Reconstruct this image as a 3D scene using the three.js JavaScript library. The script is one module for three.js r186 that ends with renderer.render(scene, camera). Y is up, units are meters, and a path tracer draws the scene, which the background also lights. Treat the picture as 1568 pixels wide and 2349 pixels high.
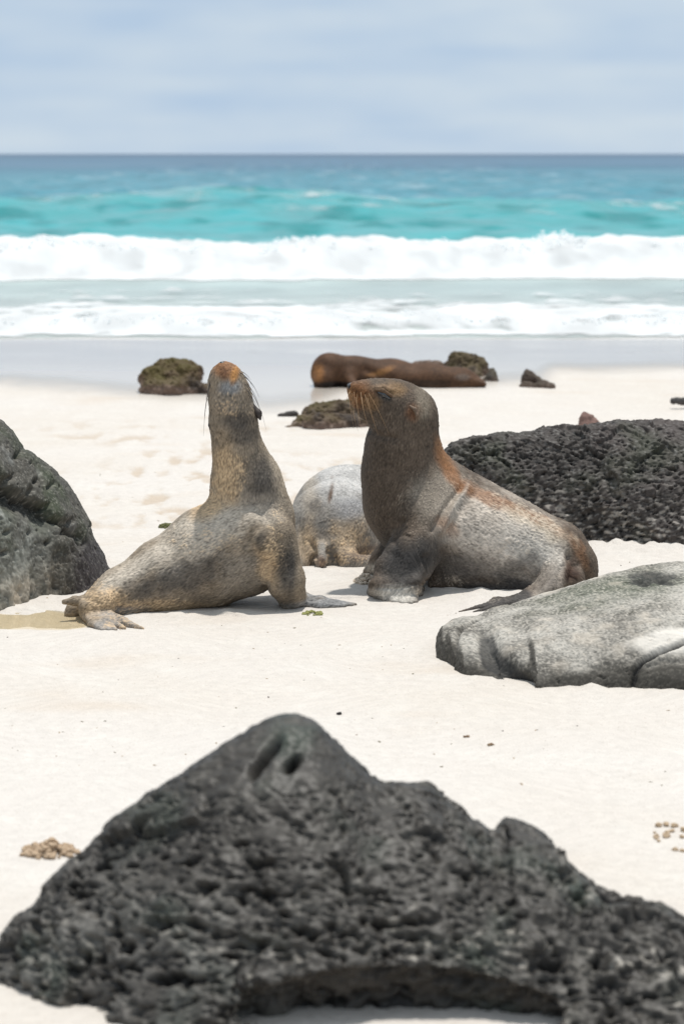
import * as THREE from 'three';
import { mergeGeometries } from 'three/addons/utils/BufferGeometryUtils.js';

// ───────────── camera, sky, sun, exposure ─────────────
const scene = new THREE.Scene();
const F = 5546, CX = 784, CY = 1174.5, EYE = 1.5, TILT = Math.atan(822.5 / F);   // lens and tilt of the photographer's camera
const camera = new THREE.PerspectiveCamera(2 * Math.atan(CY / F) * 180 / Math.PI, 683 / 1024, 0.1, 9000);
camera.position.set(0, EYE, 0);
camera.rotation.x = -TILT;
camera.focus = 8.05;
camera.userData.fStop = 4.2;

const SKY_W = 2048, SKY_H = 1024;
const sunDir = new THREE.Vector3(0.1, 1, -0.16).normalize();
const sun = new THREE.DirectionalLight(new THREE.Color(1, 0.965, 0.91), 3.9);
sun.position.copy(sunDir).multiplyScalar(30).add(new THREE.Vector3(0, 0, -8));
sun.target.position.set(0, 0, -8);
sun.castShadow = true; sun.shadow.radius = 3;
sun.shadow.mapSize.set(2048, 2048);
Object.assign(sun.shadow.camera, { left: -14, right: 14, top: 14, bottom: -14, near: 1, far: 70 });
scene.add(sun, sun.target);
const EXPOSURE = 1.0;

// ───────────── helpers ─────────────
let seed = 20240611;
const rnd = () => { seed = (seed * 1664525 + 1013904223) >>> 0; return seed / 4294967296; };
const range = (a, b) => a + (b - a) * rnd();
const clamp = (x, a = 0, b = 1) => Math.min(b, Math.max(a, x));
const lerp = (a, b, t) => a + (b - a) * t;
const smooth = (a, b, x) => { const t = clamp((x - a) / (b - a)); return t * t * (3 - 2 * t); };
const sinT = Math.sin(TILT), cosT = Math.cos(TILT);
// a place seen in the photograph, given how many metres in front of the photographer it is
function at(px, py, depth) {
  const a = (px - CX) / F, b = (CY - py) / F, t = depth / (cosT + b * sinT);
  return [a * t, EYE + t * (b * cosT - sinT), -depth];
}
function onGround(px, py, h = 0) {
  const a = (px - CX) / F, b = (CY - py) / F, t = (EYE - h) / (sinT - b * cosT);
  return [a * t, h, -t * (cosT + b * sinT)];
}
const size = (px, depth) => px * depth / F * 1.008;

// gradient noise
const perm = new Uint8Array(512);
{ const p = [...Array(256).keys()]; for (let i = 255; i > 0; i--) { const j = Math.floor(rnd() * (i + 1)); [p[i], p[j]] = [p[j], p[i]]; } for (let i = 0; i < 512; i++) perm[i] = p[i & 255]; }
const grad = (h, x, y, z) => { h &= 15; const u = h < 8 ? x : y, v = h < 4 ? y : h === 12 || h === 14 ? x : z; return ((h & 1) ? -u : u) + ((h & 2) ? -v : v); };
function noise(x, y, z) {
  const X0 = Math.floor(x), Y0 = Math.floor(y), Z0 = Math.floor(z), X = X0 & 255, Y = Y0 & 255, Z = Z0 & 255;
  x -= X0; y -= Y0; z -= Z0;
  const u = x * x * x * (x * (x * 6 - 15) + 10), v = y * y * y * (y * (y * 6 - 15) + 10), w = z * z * z * (z * (z * 6 - 15) + 10);
  const A = perm[X] + Y, AA = perm[A] + Z, AB = perm[A + 1] + Z, B = perm[X + 1] + Y, BA = perm[B] + Z, BB = perm[B + 1] + Z;
  return lerp(lerp(lerp(grad(perm[AA], x, y, z), grad(perm[BA], x - 1, y, z), u), lerp(grad(perm[AB], x, y - 1, z), grad(perm[BB], x - 1, y - 1, z), u), v),
    lerp(lerp(grad(perm[AA + 1], x, y, z - 1), grad(perm[BA + 1], x - 1, y, z - 1), u), lerp(grad(perm[AB + 1], x, y - 1, z - 1), grad(perm[BB + 1], x - 1, y - 1, z - 1), u), v), w);
}
function fbm(x, y, z, o = 4) { let s = 0, a = 0.5, n = 0; for (let i = 0; i < o; i++) { s += a * noise(x, y, z); n += a; a *= 0.5; x = x * 2.03 + 7.1; y = y * 2.03 + 3.7; z = z * 2.03 + 5.3; } return s / n; }
const hash = (x, y, z, k) => { let h = (Math.imul(x, 374761393) + Math.imul(y, 668265263) + Math.imul(z, 2147483647) + Math.imul(k, 974634777)) | 0; h = Math.imul(h ^ (h >>> 13), 1274126177); return ((h ^ (h >>> 16)) >>> 0) / 4294967296; };
function cells(x, y, z, salt = 0) {   // distance to the nearest scattered point, and a number of its own
  const X = Math.floor(x), Y = Math.floor(y), Z = Math.floor(z); let best = 9, id = 0;
  for (let i = -1; i < 2; i++) for (let j = -1; j < 2; j++) for (let k = -1; k < 2; k++) {
    const a = X + i, b = Y + j, c = Z + k, dx = a + hash(a, b, c, 1 + salt) - x, dy = b + hash(a, b, c, 2 + salt) - y, dz = c + hash(a, b, c, 3 + salt) - z, d = dx * dx + dy * dy + dz * dz;
    if (d < best) { best = d; id = hash(a, b, c, 4 + salt); }
  }
  return [Math.sqrt(best), id];
}
const used = {};
function numbered(name) { const n = used[name] = (used[name] ?? -1) + 1; return n ? `${name}_${String(n).padStart(3, '0')}` : name; }
function add(object, name, label, category, group) {
  object.name = numbered(name); object.userData = { label, category };
  if (group) object.userData.group = group;
  scene.add(object); return object;
}
function setting(object, name, kind = 'structure', label) { object.name = numbered(name); object.userData = { kind }; if (label) object.userData.label = label; scene.add(object); return object; }
function mesh(geometry, material) { const m = new THREE.Mesh(geometry, material); m.castShadow = m.receiveShadow = true; return m; }
function part(geometry, material, name, parent, label) { const m = mesh(geometry, material); m.name = name; if (label) m.userData.label = label; parent.add(m); return m; }

// ── surfaces of solid fields: skin over a field that is negative inside ──
function skin(field, lo, hi, cell, { slack = 1, block = 6 } = {}) {
  const n = [0, 1, 2].map((i) => Math.ceil((hi[i] - lo[i]) / cell / block) * block + 1), [nx, ny, nz] = n, val = new Float32Array(nx * ny * nz);
  const half = block * cell / 2, reach = half * Math.sqrt(3) * slack + cell * 2;
  for (let bz = 0; bz < nz; bz += block) for (let by = 0; by < ny; by += block) for (let bx = 0; bx < nx; bx += block) {
    const d = field(lo[0] + bx * cell + half, lo[1] + by * cell + half, lo[2] + bz * cell + half), near = Math.abs(d) < reach;
    for (let z = bz; z < Math.min(bz + block, nz); z++) for (let y = by; y < Math.min(by + block, ny); y++) for (let x = bx; x < Math.min(bx + block, nx); x++)
      val[x + nx * (y + ny * z)] = near ? field(lo[0] + x * cell, lo[1] + y * cell, lo[2] + z * cell) : d;
  }
  const at_ = new Int32Array(nx * ny * nz).fill(-1), pos = [], idx = [], off = [0, 1, nx, nx + 1, nx * ny, nx * ny + 1, nx * ny + nx, nx * ny + nx + 1];
  const edges = [[0, 1], [2, 3], [4, 5], [6, 7], [0, 2], [1, 3], [4, 6], [5, 7], [0, 4], [1, 5], [2, 6], [3, 7]], g = new Float32Array(8);
  for (let z = 0; z < nz - 1; z++) for (let y = 0; y < ny - 1; y++) for (let x = 0; x < nx - 1; x++) {
    const o = x + nx * (y + ny * z); let m = 0;
    for (let k = 0; k < 8; k++) { g[k] = val[o + off[k]]; if (g[k] < 0) m |= 1 << k; }
    if (m === 0 || m === 255) continue;
    let sx = 0, sy = 0, sz = 0, c = 0;
    for (const [a, b] of edges) if ((g[a] < 0) !== (g[b] < 0)) {
      const t = g[a] / (g[a] - g[b]);
      sx += lerp(a & 1, b & 1, t); sy += lerp(a >> 1 & 1, b >> 1 & 1, t); sz += lerp(a >> 2, b >> 2, t); c++;
    }
    at_[o] = pos.length / 3;
    pos.push(lo[0] + (x + sx / c) * cell, lo[1] + (y + sy / c) * cell, lo[2] + (z + sz / c) * cell);
  }
  const sx = 1, sy = nx, sz = nx * ny;
  const quad = (a, b, c, d, flip) => { if (a < 0 || b < 0 || c < 0 || d < 0) return; flip ? idx.push(a, c, b, a, d, c) : idx.push(a, b, c, a, c, d); };
  for (let z = 1; z < nz - 1; z++) for (let y = 1; y < ny - 1; y++) for (let x = 1; x < nx - 1; x++) {
    const o = x + nx * (y + ny * z), v = val[o] < 0;
    if (v !== val[o + sx] < 0) quad(at_[o], at_[o - sy], at_[o - sy - sz], at_[o - sz], v);
    if (v !== val[o + sy] < 0) quad(at_[o], at_[o - sz], at_[o - sz - sx], at_[o - sx], v);
    if (v !== val[o + sz] < 0) quad(at_[o], at_[o - sx], at_[o - sx - sy], at_[o - sy], v);
  }
  const geo = new THREE.BufferGeometry();
  geo.setAttribute('position', new THREE.BufferAttribute(new Float32Array(pos), 3));
  geo.setIndex(new THREE.BufferAttribute(new Uint32Array(idx), 1));
  geo.computeVertexNormals();
  // a signed volume below zero means the faces look inwards
  let vol = 0; for (let i = 0; i < idx.length; i += 30) { const [a, b, c] = [idx[i] * 3, idx[i + 1] * 3, idx[i + 2] * 3]; const ax = pos[a] - lo[0], ay = pos[a + 1] - lo[1], az = pos[a + 2] - lo[2], bx = pos[b] - lo[0], by = pos[b + 1] - lo[1], bz = pos[b + 2] - lo[2], cx = pos[c] - lo[0], cy = pos[c + 1] - lo[1], cz = pos[c + 2] - lo[2]; vol += ax * (by * cz - bz * cy) + ay * (bz * cx - bx * cz) + az * (bx * cy - by * cx); }
  if (vol < 0) { const t = geo.index.array; for (let i = 0; i < t.length; i += 3) { const k = t[i]; t[i] = t[i + 1]; t[i + 1] = k; } geo.computeVertexNormals(); }
  return geo;
}
// moves each vertex along its normal, then colours it
function dress(geo, shift, paint) {
  const p = geo.attributes.position, n = geo.attributes.normal, count = p.count, moved = new Float32Array(count), col = new Float32Array(count * 3), o = [0, 0, 0];
  const P = p.array.slice(), N = n.array.slice();
  for (let i = 0; i < count; i++) {
    const d = moved[i] = shift ? shift(P[3 * i], P[3 * i + 1], P[3 * i + 2], N[3 * i], N[3 * i + 1], N[3 * i + 2]) : 0;
    p.setXYZ(i, P[3 * i] + N[3 * i] * d, P[3 * i + 1] + N[3 * i + 1] * d, P[3 * i + 2] + N[3 * i + 2] * d);
  }
  geo.computeVertexNormals();
  for (let i = 0; i < count; i++) { paint(o, P[3 * i], P[3 * i + 1], P[3 * i + 2], N[3 * i], N[3 * i + 1], N[3 * i + 2], moved[i]); col[3 * i] = o[0]; col[3 * i + 1] = o[1]; col[3 * i + 2] = o[2]; }
  geo.setAttribute('color', new THREE.BufferAttribute(col, 3));
  return geo;
}
const mixTo = (o, c, w) => { o[0] += (c[0] - o[0]) * w; o[1] += (c[1] - o[1]) * w; o[2] += (c[2] - o[2]) * w; };
// a cone with round ends
function cone(px, py, pz, c) {
  const { ax, ay, az, bx, by, bz, r1, l2, rr, a2, il2 } = c, x = px - c.px, y = py - c.py, z = pz - c.pz;
  const yy = x * bx + y * by + z * bz, zz = yy - l2, qx = x * l2 - bx * yy, qy = y * l2 - by * yy, qz = z * l2 - bz * yy, x2 = qx * qx + qy * qy + qz * qz, y2 = yy * yy * l2, z2 = zz * zz * l2;
  const k = Math.sign(rr) * rr * rr * x2;
  if (Math.sign(zz) * a2 * z2 > k) return Math.sqrt(x2 + z2) * il2 - c.r2;
  if (Math.sign(yy) * a2 * y2 < k) return Math.sqrt(x2 + y2) * il2 - r1;
  return (Math.sqrt(x2 * a2 * il2) + yy * rr) * il2 - r1;
}
function makeCone(a, b, r1, r2, k) {
  const bx = b[0] - a[0], by = b[1] - a[1], bz = b[2] - a[2], l2 = bx * bx + by * by + bz * bz, rr = r1 - r2;
  return { px: a[0], py: a[1], pz: a[2], bx, by, bz, r1, r2, l2, rr, a2: l2 - rr * rr, il2: 1 / l2, k };
}
const smin = (a, b, k) => { const h = Math.max(k - Math.abs(a - b), 0) / k; return Math.min(a, b) - h * h * k * 0.25; };
class Body {
  constructor() { this.list = []; }
  // points: [px, py, radius in photo units, depth in metres]; depth 'g' puts the point on the ground
  chain(points, k) {
    const q = points.map(([x, y, r, d]) => { if (d === 'g') { const p = onGround(x, y, 0.0), s = size(r, -p[2]); p[1] = s * 0.3; return [p, s]; } return [at(x, y, d), size(r, d)]; });
    for (let i = 0; i + 1 < q.length; i++) this.list.push(makeCone(q[i][0], q[i + 1][0], q[i][1], q[i + 1][1], k));
    return this;
  }
  field() { const l = this.list; return (x, y, z) => { let d = cone(x, y, z, l[0]); for (let i = 1; i < l.length; i++) { const e = cone(x, y, z, l[i]); d = smin(d, e, l[i].k); } return d; }; }
  bounds(pad = 0.02) { const lo = [9e9, 9e9, 9e9], hi = [-9e9, -9e9, -9e9]; for (const c of this.list) for (const [p, r] of [[[c.px, c.py, c.pz], c.r1], [[c.px + c.bx, c.py + c.by, c.pz + c.bz], c.r2]]) for (let i = 0; i < 3; i++) { lo[i] = Math.min(lo[i], p[i] - r - pad); hi[i] = Math.max(hi[i], p[i] + r + pad); } return [lo, hi]; }
  // where the line of sight to a place in the photograph meets the body
  hit(px, py) { const f = this.cast ??= this.field(), o = [0, EYE, 0], q = at(px, py, 8), l = Math.hypot(q[0], q[1] - EYE, q[2]); let t = 5.5, best = 9, bt = 8; for (let i = 0; i < 300 && t < 18; i++) { const d = f(q[0] / l * t, EYE + (q[1] - EYE) / l * t, q[2] / l * t); if (d < best) { best = d; bt = t; } if (d < 0.001) break; t += Math.max(0.001, d * 0.8); } return [q[0] / l * bt, EYE + (q[1] - EYE) / l * bt, q[2] / l * bt]; }
  build(cell) { const [lo, hi] = this.bounds(); return skin(this.field(), lo, hi, cell, { slack: 1.15 }); }
}
// how near (x, y) runs to a line drawn through places; 0 on it
function nearLine(x, y, line) { let best = 9; for (let i = 0; i + 1 < line.length; i++) { const [ax, ay] = line[i], bx = line[i + 1][0] - ax, by = line[i + 1][1] - ay, t = clamp(((x - ax) * bx + (y - ay) * by) / (bx * bx + by * by)), d = Math.hypot(x - ax - bx * t, y - ay - by * t); if (d < best) best = d; } return best; }
let target = null;   // the body that lines and spots are laid on
const place = (px, py, depth) => target ? target.hit(px, py) : at(px, py, depth);
const lineAt = (points, depth) => points.map(([x, y]) => place(x, y, depth));
const spot = (px, py, depth, rx, ry, color, w = 1, rag = 0.35, turn = 0) => { const p = place(px, py, depth); return { x: p[0], y: p[1], rx: size(rx, depth), ry: size(ry, depth), color, w, rag, c: Math.cos(turn), s: Math.sin(turn) }; };
function inSpot(s, x, y, z) { const dx = x - s.x, dy = y - s.y, u = (dx * s.c + dy * s.s) / s.rx, v = (dy * s.c - dx * s.s) / s.ry, d = u * u + v * v; if (d > 3) return 0; return s.w * smooth(1.25, 0.35, Math.sqrt(d) + s.rag * fbm(x * 14 + s.x * 9, y * 14, z * 14, 3)); }
function interp(table, x) { if (x <= table[0][0]) return table[0][1]; for (let i = 1; i < table.length; i++) if (x <= table[i][0]) { const [a, b] = [table[i - 1], table[i]]; return lerp(a[1], b[1], (x - a[0]) / (b[0] - a[0])); } return table[table.length - 1][1]; }

// ───────────── sky: thin bright overcast over the sea ─────────────
{
  const data = new Float32Array(SKY_W * SKY_H * 4);
  for (let j = 0; j < SKY_H; j++) {
    const el = ((j + 0.5) / SKY_H - 0.5) * Math.PI, s = Math.max(0, Math.sin(el)), deg = el * 180 / Math.PI;
    for (let i = 0; i < SKY_W; i++) {
      const az = i / SKY_W * Math.PI * 2, cx = Math.cos(az), cz = Math.sin(az), k = 1 / (s + 0.035);
      const veil = fbm(cx * 6 + 5, deg * 0.8, cz * 6, 5) * 0.6 + fbm(cx * 16, deg * 2.0 + 9, cz * 16, 5) * 0.5;
      const high = fbm(cx * Math.cos(el) * k * 0.5 + 3, s * 2, cz * Math.cos(el) * k * 0.5, 5);
      const c = clamp(0.5 + veil * 1.9 * (1 - smooth(6, 20, deg)) + high * 1.2 * smooth(6, 20, deg));
      const up = smooth(0, 60, deg);
      let r = lerp(0.465, 0.61, c), g = lerp(0.595, 0.705, c), b = lerp(0.755, 0.79, c);
      r = lerp(r, 0.60, up * 0.6); g = lerp(g, 0.65, up * 0.6); b = lerp(b, 0.71, up * 0.6);
      const o = (j * SKY_W + i) * 4; data[o] = r; data[o + 1] = g; data[o + 2] = b; data[o + 3] = 1;
    }
  }
  const sky = new THREE.DataTexture(data, SKY_W, SKY_H, THREE.RGBAFormat, THREE.FloatType);
  sky.mapping = THREE.EquirectangularReflectionMapping; sky.magFilter = THREE.LinearFilter; sky.needsUpdate = true;
  scene.background = sky; scene.environment = sky;
}

// ───────────── materials ─────────────
function grainTexture(n, fn) { const d = new Uint8Array(n * n * 4); for (let j = 0; j < n; j++) for (let i = 0; i < n; i++) { const c = fn(i / n, j / n, i, j), o = (j * n + i) * 4; for (let k = 0; k < 3; k++) d[o + k] = clamp(c[k]) * 255; d[o + 3] = 255; } const t = new THREE.DataTexture(d, n, n); t.magFilter = THREE.LinearFilter; t.wrapS = t.wrapT = THREE.RepeatWrapping; t.needsUpdate = true; return t; }
const tiled = (u, v, f) => { const a = u * Math.PI * 2, b = v * Math.PI * 2; return fbm(Math.cos(a) * f + 11, Math.sin(a) * f + Math.cos(b) * f, Math.sin(b) * f + 4, 3); };
const sandColor = grainTexture(512, (u, v) => { const f = rnd(), c = 0.93 + (rnd() - 0.5) * 0.07 + tiled(u, v, 5) * 0.05; return f < 0.006 ? [c * 0.72, c * 0.66, c * 0.6] : [c, c * 0.995, c * 0.985]; });
sandColor.colorSpace = THREE.SRGBColorSpace;
const sandBump = grainTexture(512, (u, v) => { const c = 0.5 + tiled(u, v, 7) * 0.5 + tiled(u + 0.3, v, 19) * 0.25 + (rnd() - 0.5) * 0.16; return [c, c, c]; });
const sandMat = new THREE.MeshStandardMaterial({ vertexColors: true, roughness: 0.95, map: sandColor, bumpMap: sandBump, bumpScale: 0.004 });
const plainMat = (roughness, extra = {}) => new THREE.MeshPhysicalMaterial({ vertexColors: true, roughness, ...extra });
const furMat = plainMat(0.7, { specularIntensity: 0.4 });
const wetRockMat = plainMat(0.72, { specularIntensity: 0.5 }), dryRockMat = plainMat(0.9, { specularIntensity: 0.5 });

// ───────────── the beach ─────────────
const dryShore = [[-60, 15.4], [-3, 15.5], [-2.2, 15.6], [-1.3, 14.9], [-0.85, 14.7], [-0.45, 13.9], [-0.2, 14.2], [0.1, 15.3], [0.9, 15.6], [1.35, 15.9], [1.5, 16.6], [2.3, 16.8], [60, 17]];
const shoreline = 20.7;
const trodden = (x, d) => smooth(-0.05, 0.25, fbm(x * 0.9 + 8, 4, d * 0.5 + 2, 2) + 0.25 * Math.exp(-(((x + 0.9) / 0.7) ** 2) - (((d - 10.4) / 1.3) ** 2))) * smooth(8.2, 9.2, d) * (1 - smooth(12, 15, d));
const print_ = (x, d) => fbm(x * 8, 5, d * 3, 3);
// sand pushed up where weight rests on it
const banks = [[300, 1418, 0.1, 0.014], [420, 1416, 0.1, 0.016], [530, 1406, 0.08, 0.014], [1010, 1352, 0.08, 0.014], [1100, 1364, 0.1, 0.016], [1190, 1368, 0.1, 0.014], [700, 1310, 0.1, 0.02], [800, 1312, 0.1, 0.02], [1400, 1252, 0.16, 0.03], [1530, 1256, 0.16, 0.03], [1100, 1560, 0.08, 0.014], [1350, 1588, 0.12, 0.018], [1520, 1590, 0.1, 0.014], [40, 1398, 0.12, 0.02], [120, 1374, 0.08, 0.016]].map(([x, y, r, h]) => { const p = onGround(x, y); return [p[0], p[2], r, h]; });
function sandHeight(x, z) {
  const d = -z, near = 1 - smooth(11, 16, d);
  let h = 0.012 * fbm(x * 0.6, 1, z * 0.6, 2) + near * (0.009 * fbm(x * 2.6, 2, z * 2.6, 3) + 0.003 * fbm(x * 14, 3, z * 14, 3));
  if (d > 8 && d < 15) h += trodden(x, d) * 0.03 * Math.min(0, print_(x, d));        // trodden sand
  if (d > 6 && d < 11) for (const b of banks) { const q = ((x - b[0]) ** 2 + (z - b[1]) ** 2) / (b[2] * b[2]); if (q < 4) h += b[3] * Math.exp(-q * 1.6) * (0.7 + 0.8 * noise(x * 22, 6, z * 22)); }
  h -= 0.03 * smooth(15, 20.5, d);
  h -= Math.max(0, d - 20) * 0.05;
  h -= 0.012 * Math.exp(-(((x + 0.98) / 0.3) ** 4) - (((z + 7.78) / 0.2) ** 4));                                  // hollow of the puddle
  return h;
}
{
  const zs = [], xs = [];
  for (let z = 30; z > -3.4; z -= 1.5) zs.push(z);
  for (let z = -3.5; z > -11.5; z -= 0.016) zs.push(z);
  for (let z = -11.5; z > -21; z -= 0.05) zs.push(z);
  for (let z = -21; z > -60; z -= 1) zs.push(z);
  zs.push(-120, -400, -1500, -5000);
  const side = []; for (let x = 0; x < 1.7; x += 0.016) side.push(x); for (let x = 1.7; x < 3.2; x += 0.03) side.push(x); for (let x = 3.3; x < 5000; x *= 1.25) side.push(x);
  for (let i = side.length - 1; i > 0; i--) xs.push(-side[i]); xs.push(...side);
  const nx = xs.length, nz = zs.length, pos = new Float32Array(nx * nz * 3), uv = new Float32Array(nx * nz * 2), col = new Float32Array(nx * nz * 3), idx = [], o = [0, 0, 0];
  for (let j = 0; j < nz; j++) for (let i = 0; i < nx; i++) {
    const x = xs[i], z = zs[j], k = j * nx + i, far = Math.abs(x) > 80 || z < -80;
    pos.set([x, far ? -3.5 : sandHeight(x, z), z], k * 3); uv.set([x / 0.9, z / 0.9], k * 2);
    const t = fbm(x * 0.8, 8, z * 0.8, 3), f = fbm(x * 5, 9, z * 5, 3), damp = smooth(0.15, 0.5, fbm(x * 1.1 + 4, 12, z * 2.2, 3));
    o[0] = 0.655; o[1] = 0.618; o[2] = 0.582;
    mixTo(o, [0.61, 0.555, 0.49], clamp(0.2 + t * 0.9)); mixTo(o, [0.58, 0.49, 0.4], damp * 0.5); mixTo(o, [0.71, 0.685, 0.645], clamp(f * 0.9));
    if (-z > 8 && -z < 15) mixTo(o, [0.5, 0.4, 0.3], trodden(x, -z) * smooth(-0.04, -0.3, print_(x, -z)) * 0.7);
    col.set(o, k * 3);
    if (i && j) idx.push(k - nx - 1, k - 1, k - nx, k - nx, k - 1, k);
  }
  const g = new THREE.BufferGeometry();
  g.setAttribute('position', new THREE.BufferAttribute(pos, 3)); g.setAttribute('uv', new THREE.BufferAttribute(uv, 2)); g.setAttribute('color', new THREE.BufferAttribute(col, 3));
  g.setIndex(idx.map ? new THREE.BufferAttribute(new Uint32Array(idx), 1) : idx); g.computeVertexNormals();
  if (g.attributes.normal.getY(Math.floor(nx * nz / 2)) < 0) { const t = g.index.array; for (let i = 0; i < t.length; i += 3) { const q = t[i]; t[i] = t[i + 1]; t[i + 1] = q; } g.computeVertexNormals(); }
  setting(mesh(g, sandMat), 'sand_beach', 'structure', 'pale cream sand of the beach');
}
// sheet over x from a to b whose two long edges are functions of x
function sheet(xs, near, far, rows, height, paint) {
  const nx = xs.length, pos = [], col = [], uv = [], idx = [], o = [0, 0, 0];
  for (let j = 0; j <= rows; j++) for (let i = 0; i < nx; i++) {
    const x = xs[i], z = -lerp(near(x), far(x), j / rows), k = j * nx + i; pos.push(x, height(x, z), z); o[3] = 1; paint(o, x, z); col.push(...o); uv.push(x / 0.9, z / 0.9);
    if (i && j) idx.push(k - nx - 1, k - nx, k - 1, k - nx, k, k - 1);
  }
  const g = new THREE.BufferGeometry();
  g.setAttribute('position', new THREE.Float32BufferAttribute(pos, 3)); g.setAttribute('color', new THREE.Float32BufferAttribute(col, 4)); g.setAttribute('uv', new THREE.Float32BufferAttribute(uv, 2));
  g.setIndex(idx); g.computeVertexNormals(); return g;
}
const spread = (inner, step, outer) => { const s = []; for (let x = 0; x <= inner; x += step) s.push(x); for (let x = inner * 1.2; x < outer; x *= 1.3) s.push(x); return [...s.slice(1).reverse().map((x) => -x), ...s]; };
{
  const edge = (x) => interp(dryShore, x) + 0.25 * fbm(x * 1.6, 3, 1, 3);
  const g = sheet(spread(5, 0.04, 60), (x) => edge(x) - 0.3, () => 22, 130, (x, z) => sandHeight(x, z) + 0.004,
    (o, x, z) => { const d = -z, w = smooth(15.5, 18.5, d); o[0] = lerp(0.54, 0.4, w); o[1] = lerp(0.48, 0.36, w); o[2] = lerp(0.415, 0.325, w); o[3] = smooth(-0.28, 1.3, d - edge(x) + 0.25 * fbm(x * 3, 2, d * 2, 3)); mixTo(o, [0.74, 0.7, 0.65], 1 - o[3]); });
  setting(mesh(g, plainMat(0.15, { specularIntensity: 1, transparent: true })), 'wet_sand', 'structure', 'wet mirror-like sand along the waterline');
}

// ───────────── the sea ─────────────
const bore1 = (x) => 21.0 + 0.5 * fbm(x * 0.35, 1, 0, 3) + 0.12 * fbm(x * 3, 1, 4, 2);
const bore2 = (x) => 30.3 + 1.1 * fbm(x * 0.25, 5, 0, 3) + 0.3 * fbm(x * 1.3, 5, 3, 3) + x * 0.06;
const crest = (x) => 56 + 7 * fbm(x * 0.07, 9, 0, 2);
function seaHeight(x, z) {
  const d = -z; let h = -0.05;
  const a = d - bore1(x); h += a < 0 ? -0.03 * Math.min(1, -a) : (0.09 + 0.05 * fbm(x * 0.8, 8, 1, 3)) * smooth(0, 0.4, a) * (1 - smooth(0.5, 3.4, a));
  const b = d - bore2(x); h += b < 0 ? 0 : (0.27 + 0.16 * fbm(x * 0.4, 3, 2, 3) + 0.14 * fbm(x * 2.2, 3, d * 1.2, 3)) * smooth(0, 1.3, b) * (1 - 0.8 * smooth(1.3, 9, b));
  const c = d - crest(x), amp = 0.5 + 0.5 * fbm(x * 0.11, 2, 7, 2); h += c < 0 ? amp * smooth(-15, 0, c) ** 1.5 : amp * (1 - smooth(0, 20, c));
  const chop = smooth(33, 44, d); h += chop * (0.2 * fbm(x * 0.22, 3, z * 0.4, 3) + 0.2 * fbm(x * 0.7, 6, z * 0.8, 4)) + 0.012 * fbm(x * 2, 2, z * 3, 2);
  h += smooth(70, 200, d) * 0.6 * fbm(x * 0.03, 4, z * 0.07, 4) * (1 - smooth(900, 2500, d));
  return h;
}
{
  const ds = []; for (let d = 19.6; d < 36; d += 0.07) ds.push(d); for (let d = 36; d < 42; d += 0.14) ds.push(d); for (let d = 42; d < 100; d += 0.22) ds.push(d); for (let d = 100; d < 300; d *= 1.006) ds.push(d); for (let d = 300; d < 8500; d *= 1.03) ds.push(d);
  const xs = spread(18, 0.16, 8000), nx = xs.length, pos = [], col = [], idx = [], o = [0, 0, 0];
  ds.forEach((d, j) => xs.forEach((x, i) => {
    const k = j * nx + i, z = -d; pos.push(x, seaHeight(x, z), z);
    const n = fbm(x * 0.7, 1, d * 0.5, 4), patch = smooth(0.0, 0.26, fbm(x * 0.62 + 3, 7, d * 0.33, 4)), far = fbm(x * 0.45, 5, d * 0.13, 4);
    o[0] = 0.44; o[1] = 0.49; o[2] = 0.465;                                             // milky shallows
    mixTo(o, [0.35, 0.46, 0.45], smooth(24, 29, d) * 0.6);
    mixTo(o, [0.19, 0.45, 0.47], smooth(33, 41, d)); mixTo(o, [0.03, 0.34, 0.355], smooth(37, 47, d) * clamp(0.75 + n * 0.7));
    mixTo(o, [0.0, 0.23, 0.235], patch * smooth(40, 47, d) * (1 - smooth(64, 85, d)) * 0.95);
    mixTo(o, [0.05, 0.24, 0.31], smooth(52, 84, d + n * 26) * 0.9); mixTo(o, [0.04, 0.13, 0.215], smooth(75, 300, d + far * 60)); mixTo(o, [0.025, 0.075, 0.14], smooth(300, 1500, d));
    mixTo(o, [0.3, 0.45, 0.5], smooth(0.08, 0.4, far) * smooth(44, 60, d) * (1 - smooth(150, 500, d)) * 0.6); mixTo(o, [0.02, 0.15, 0.2], smooth(0.08, 0.35, -far) * smooth(60, 75, d) * (1 - smooth(300, 700, d)) * 0.6);                // ruffled streaks
    const f = 0.82 + n * 0.4; col.push(o[0] * f, o[1] * f, o[2] * f);
    if (i && j) idx.push(k - nx - 1, k - nx, k - 1, k - nx, k, k - 1);
  }));
  const g = new THREE.BufferGeometry(); g.setAttribute('position', new THREE.Float32BufferAttribute(pos, 3)); g.setAttribute('color', new THREE.Float32BufferAttribute(col, 3)); g.setIndex(idx); g.computeVertexNormals();
  setting(mesh(g, plainMat(0.32, { specularIntensity: 0.35 })), 'sea', 'structure', 'turquoise sea turning blue towards the horizon');
}
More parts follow.
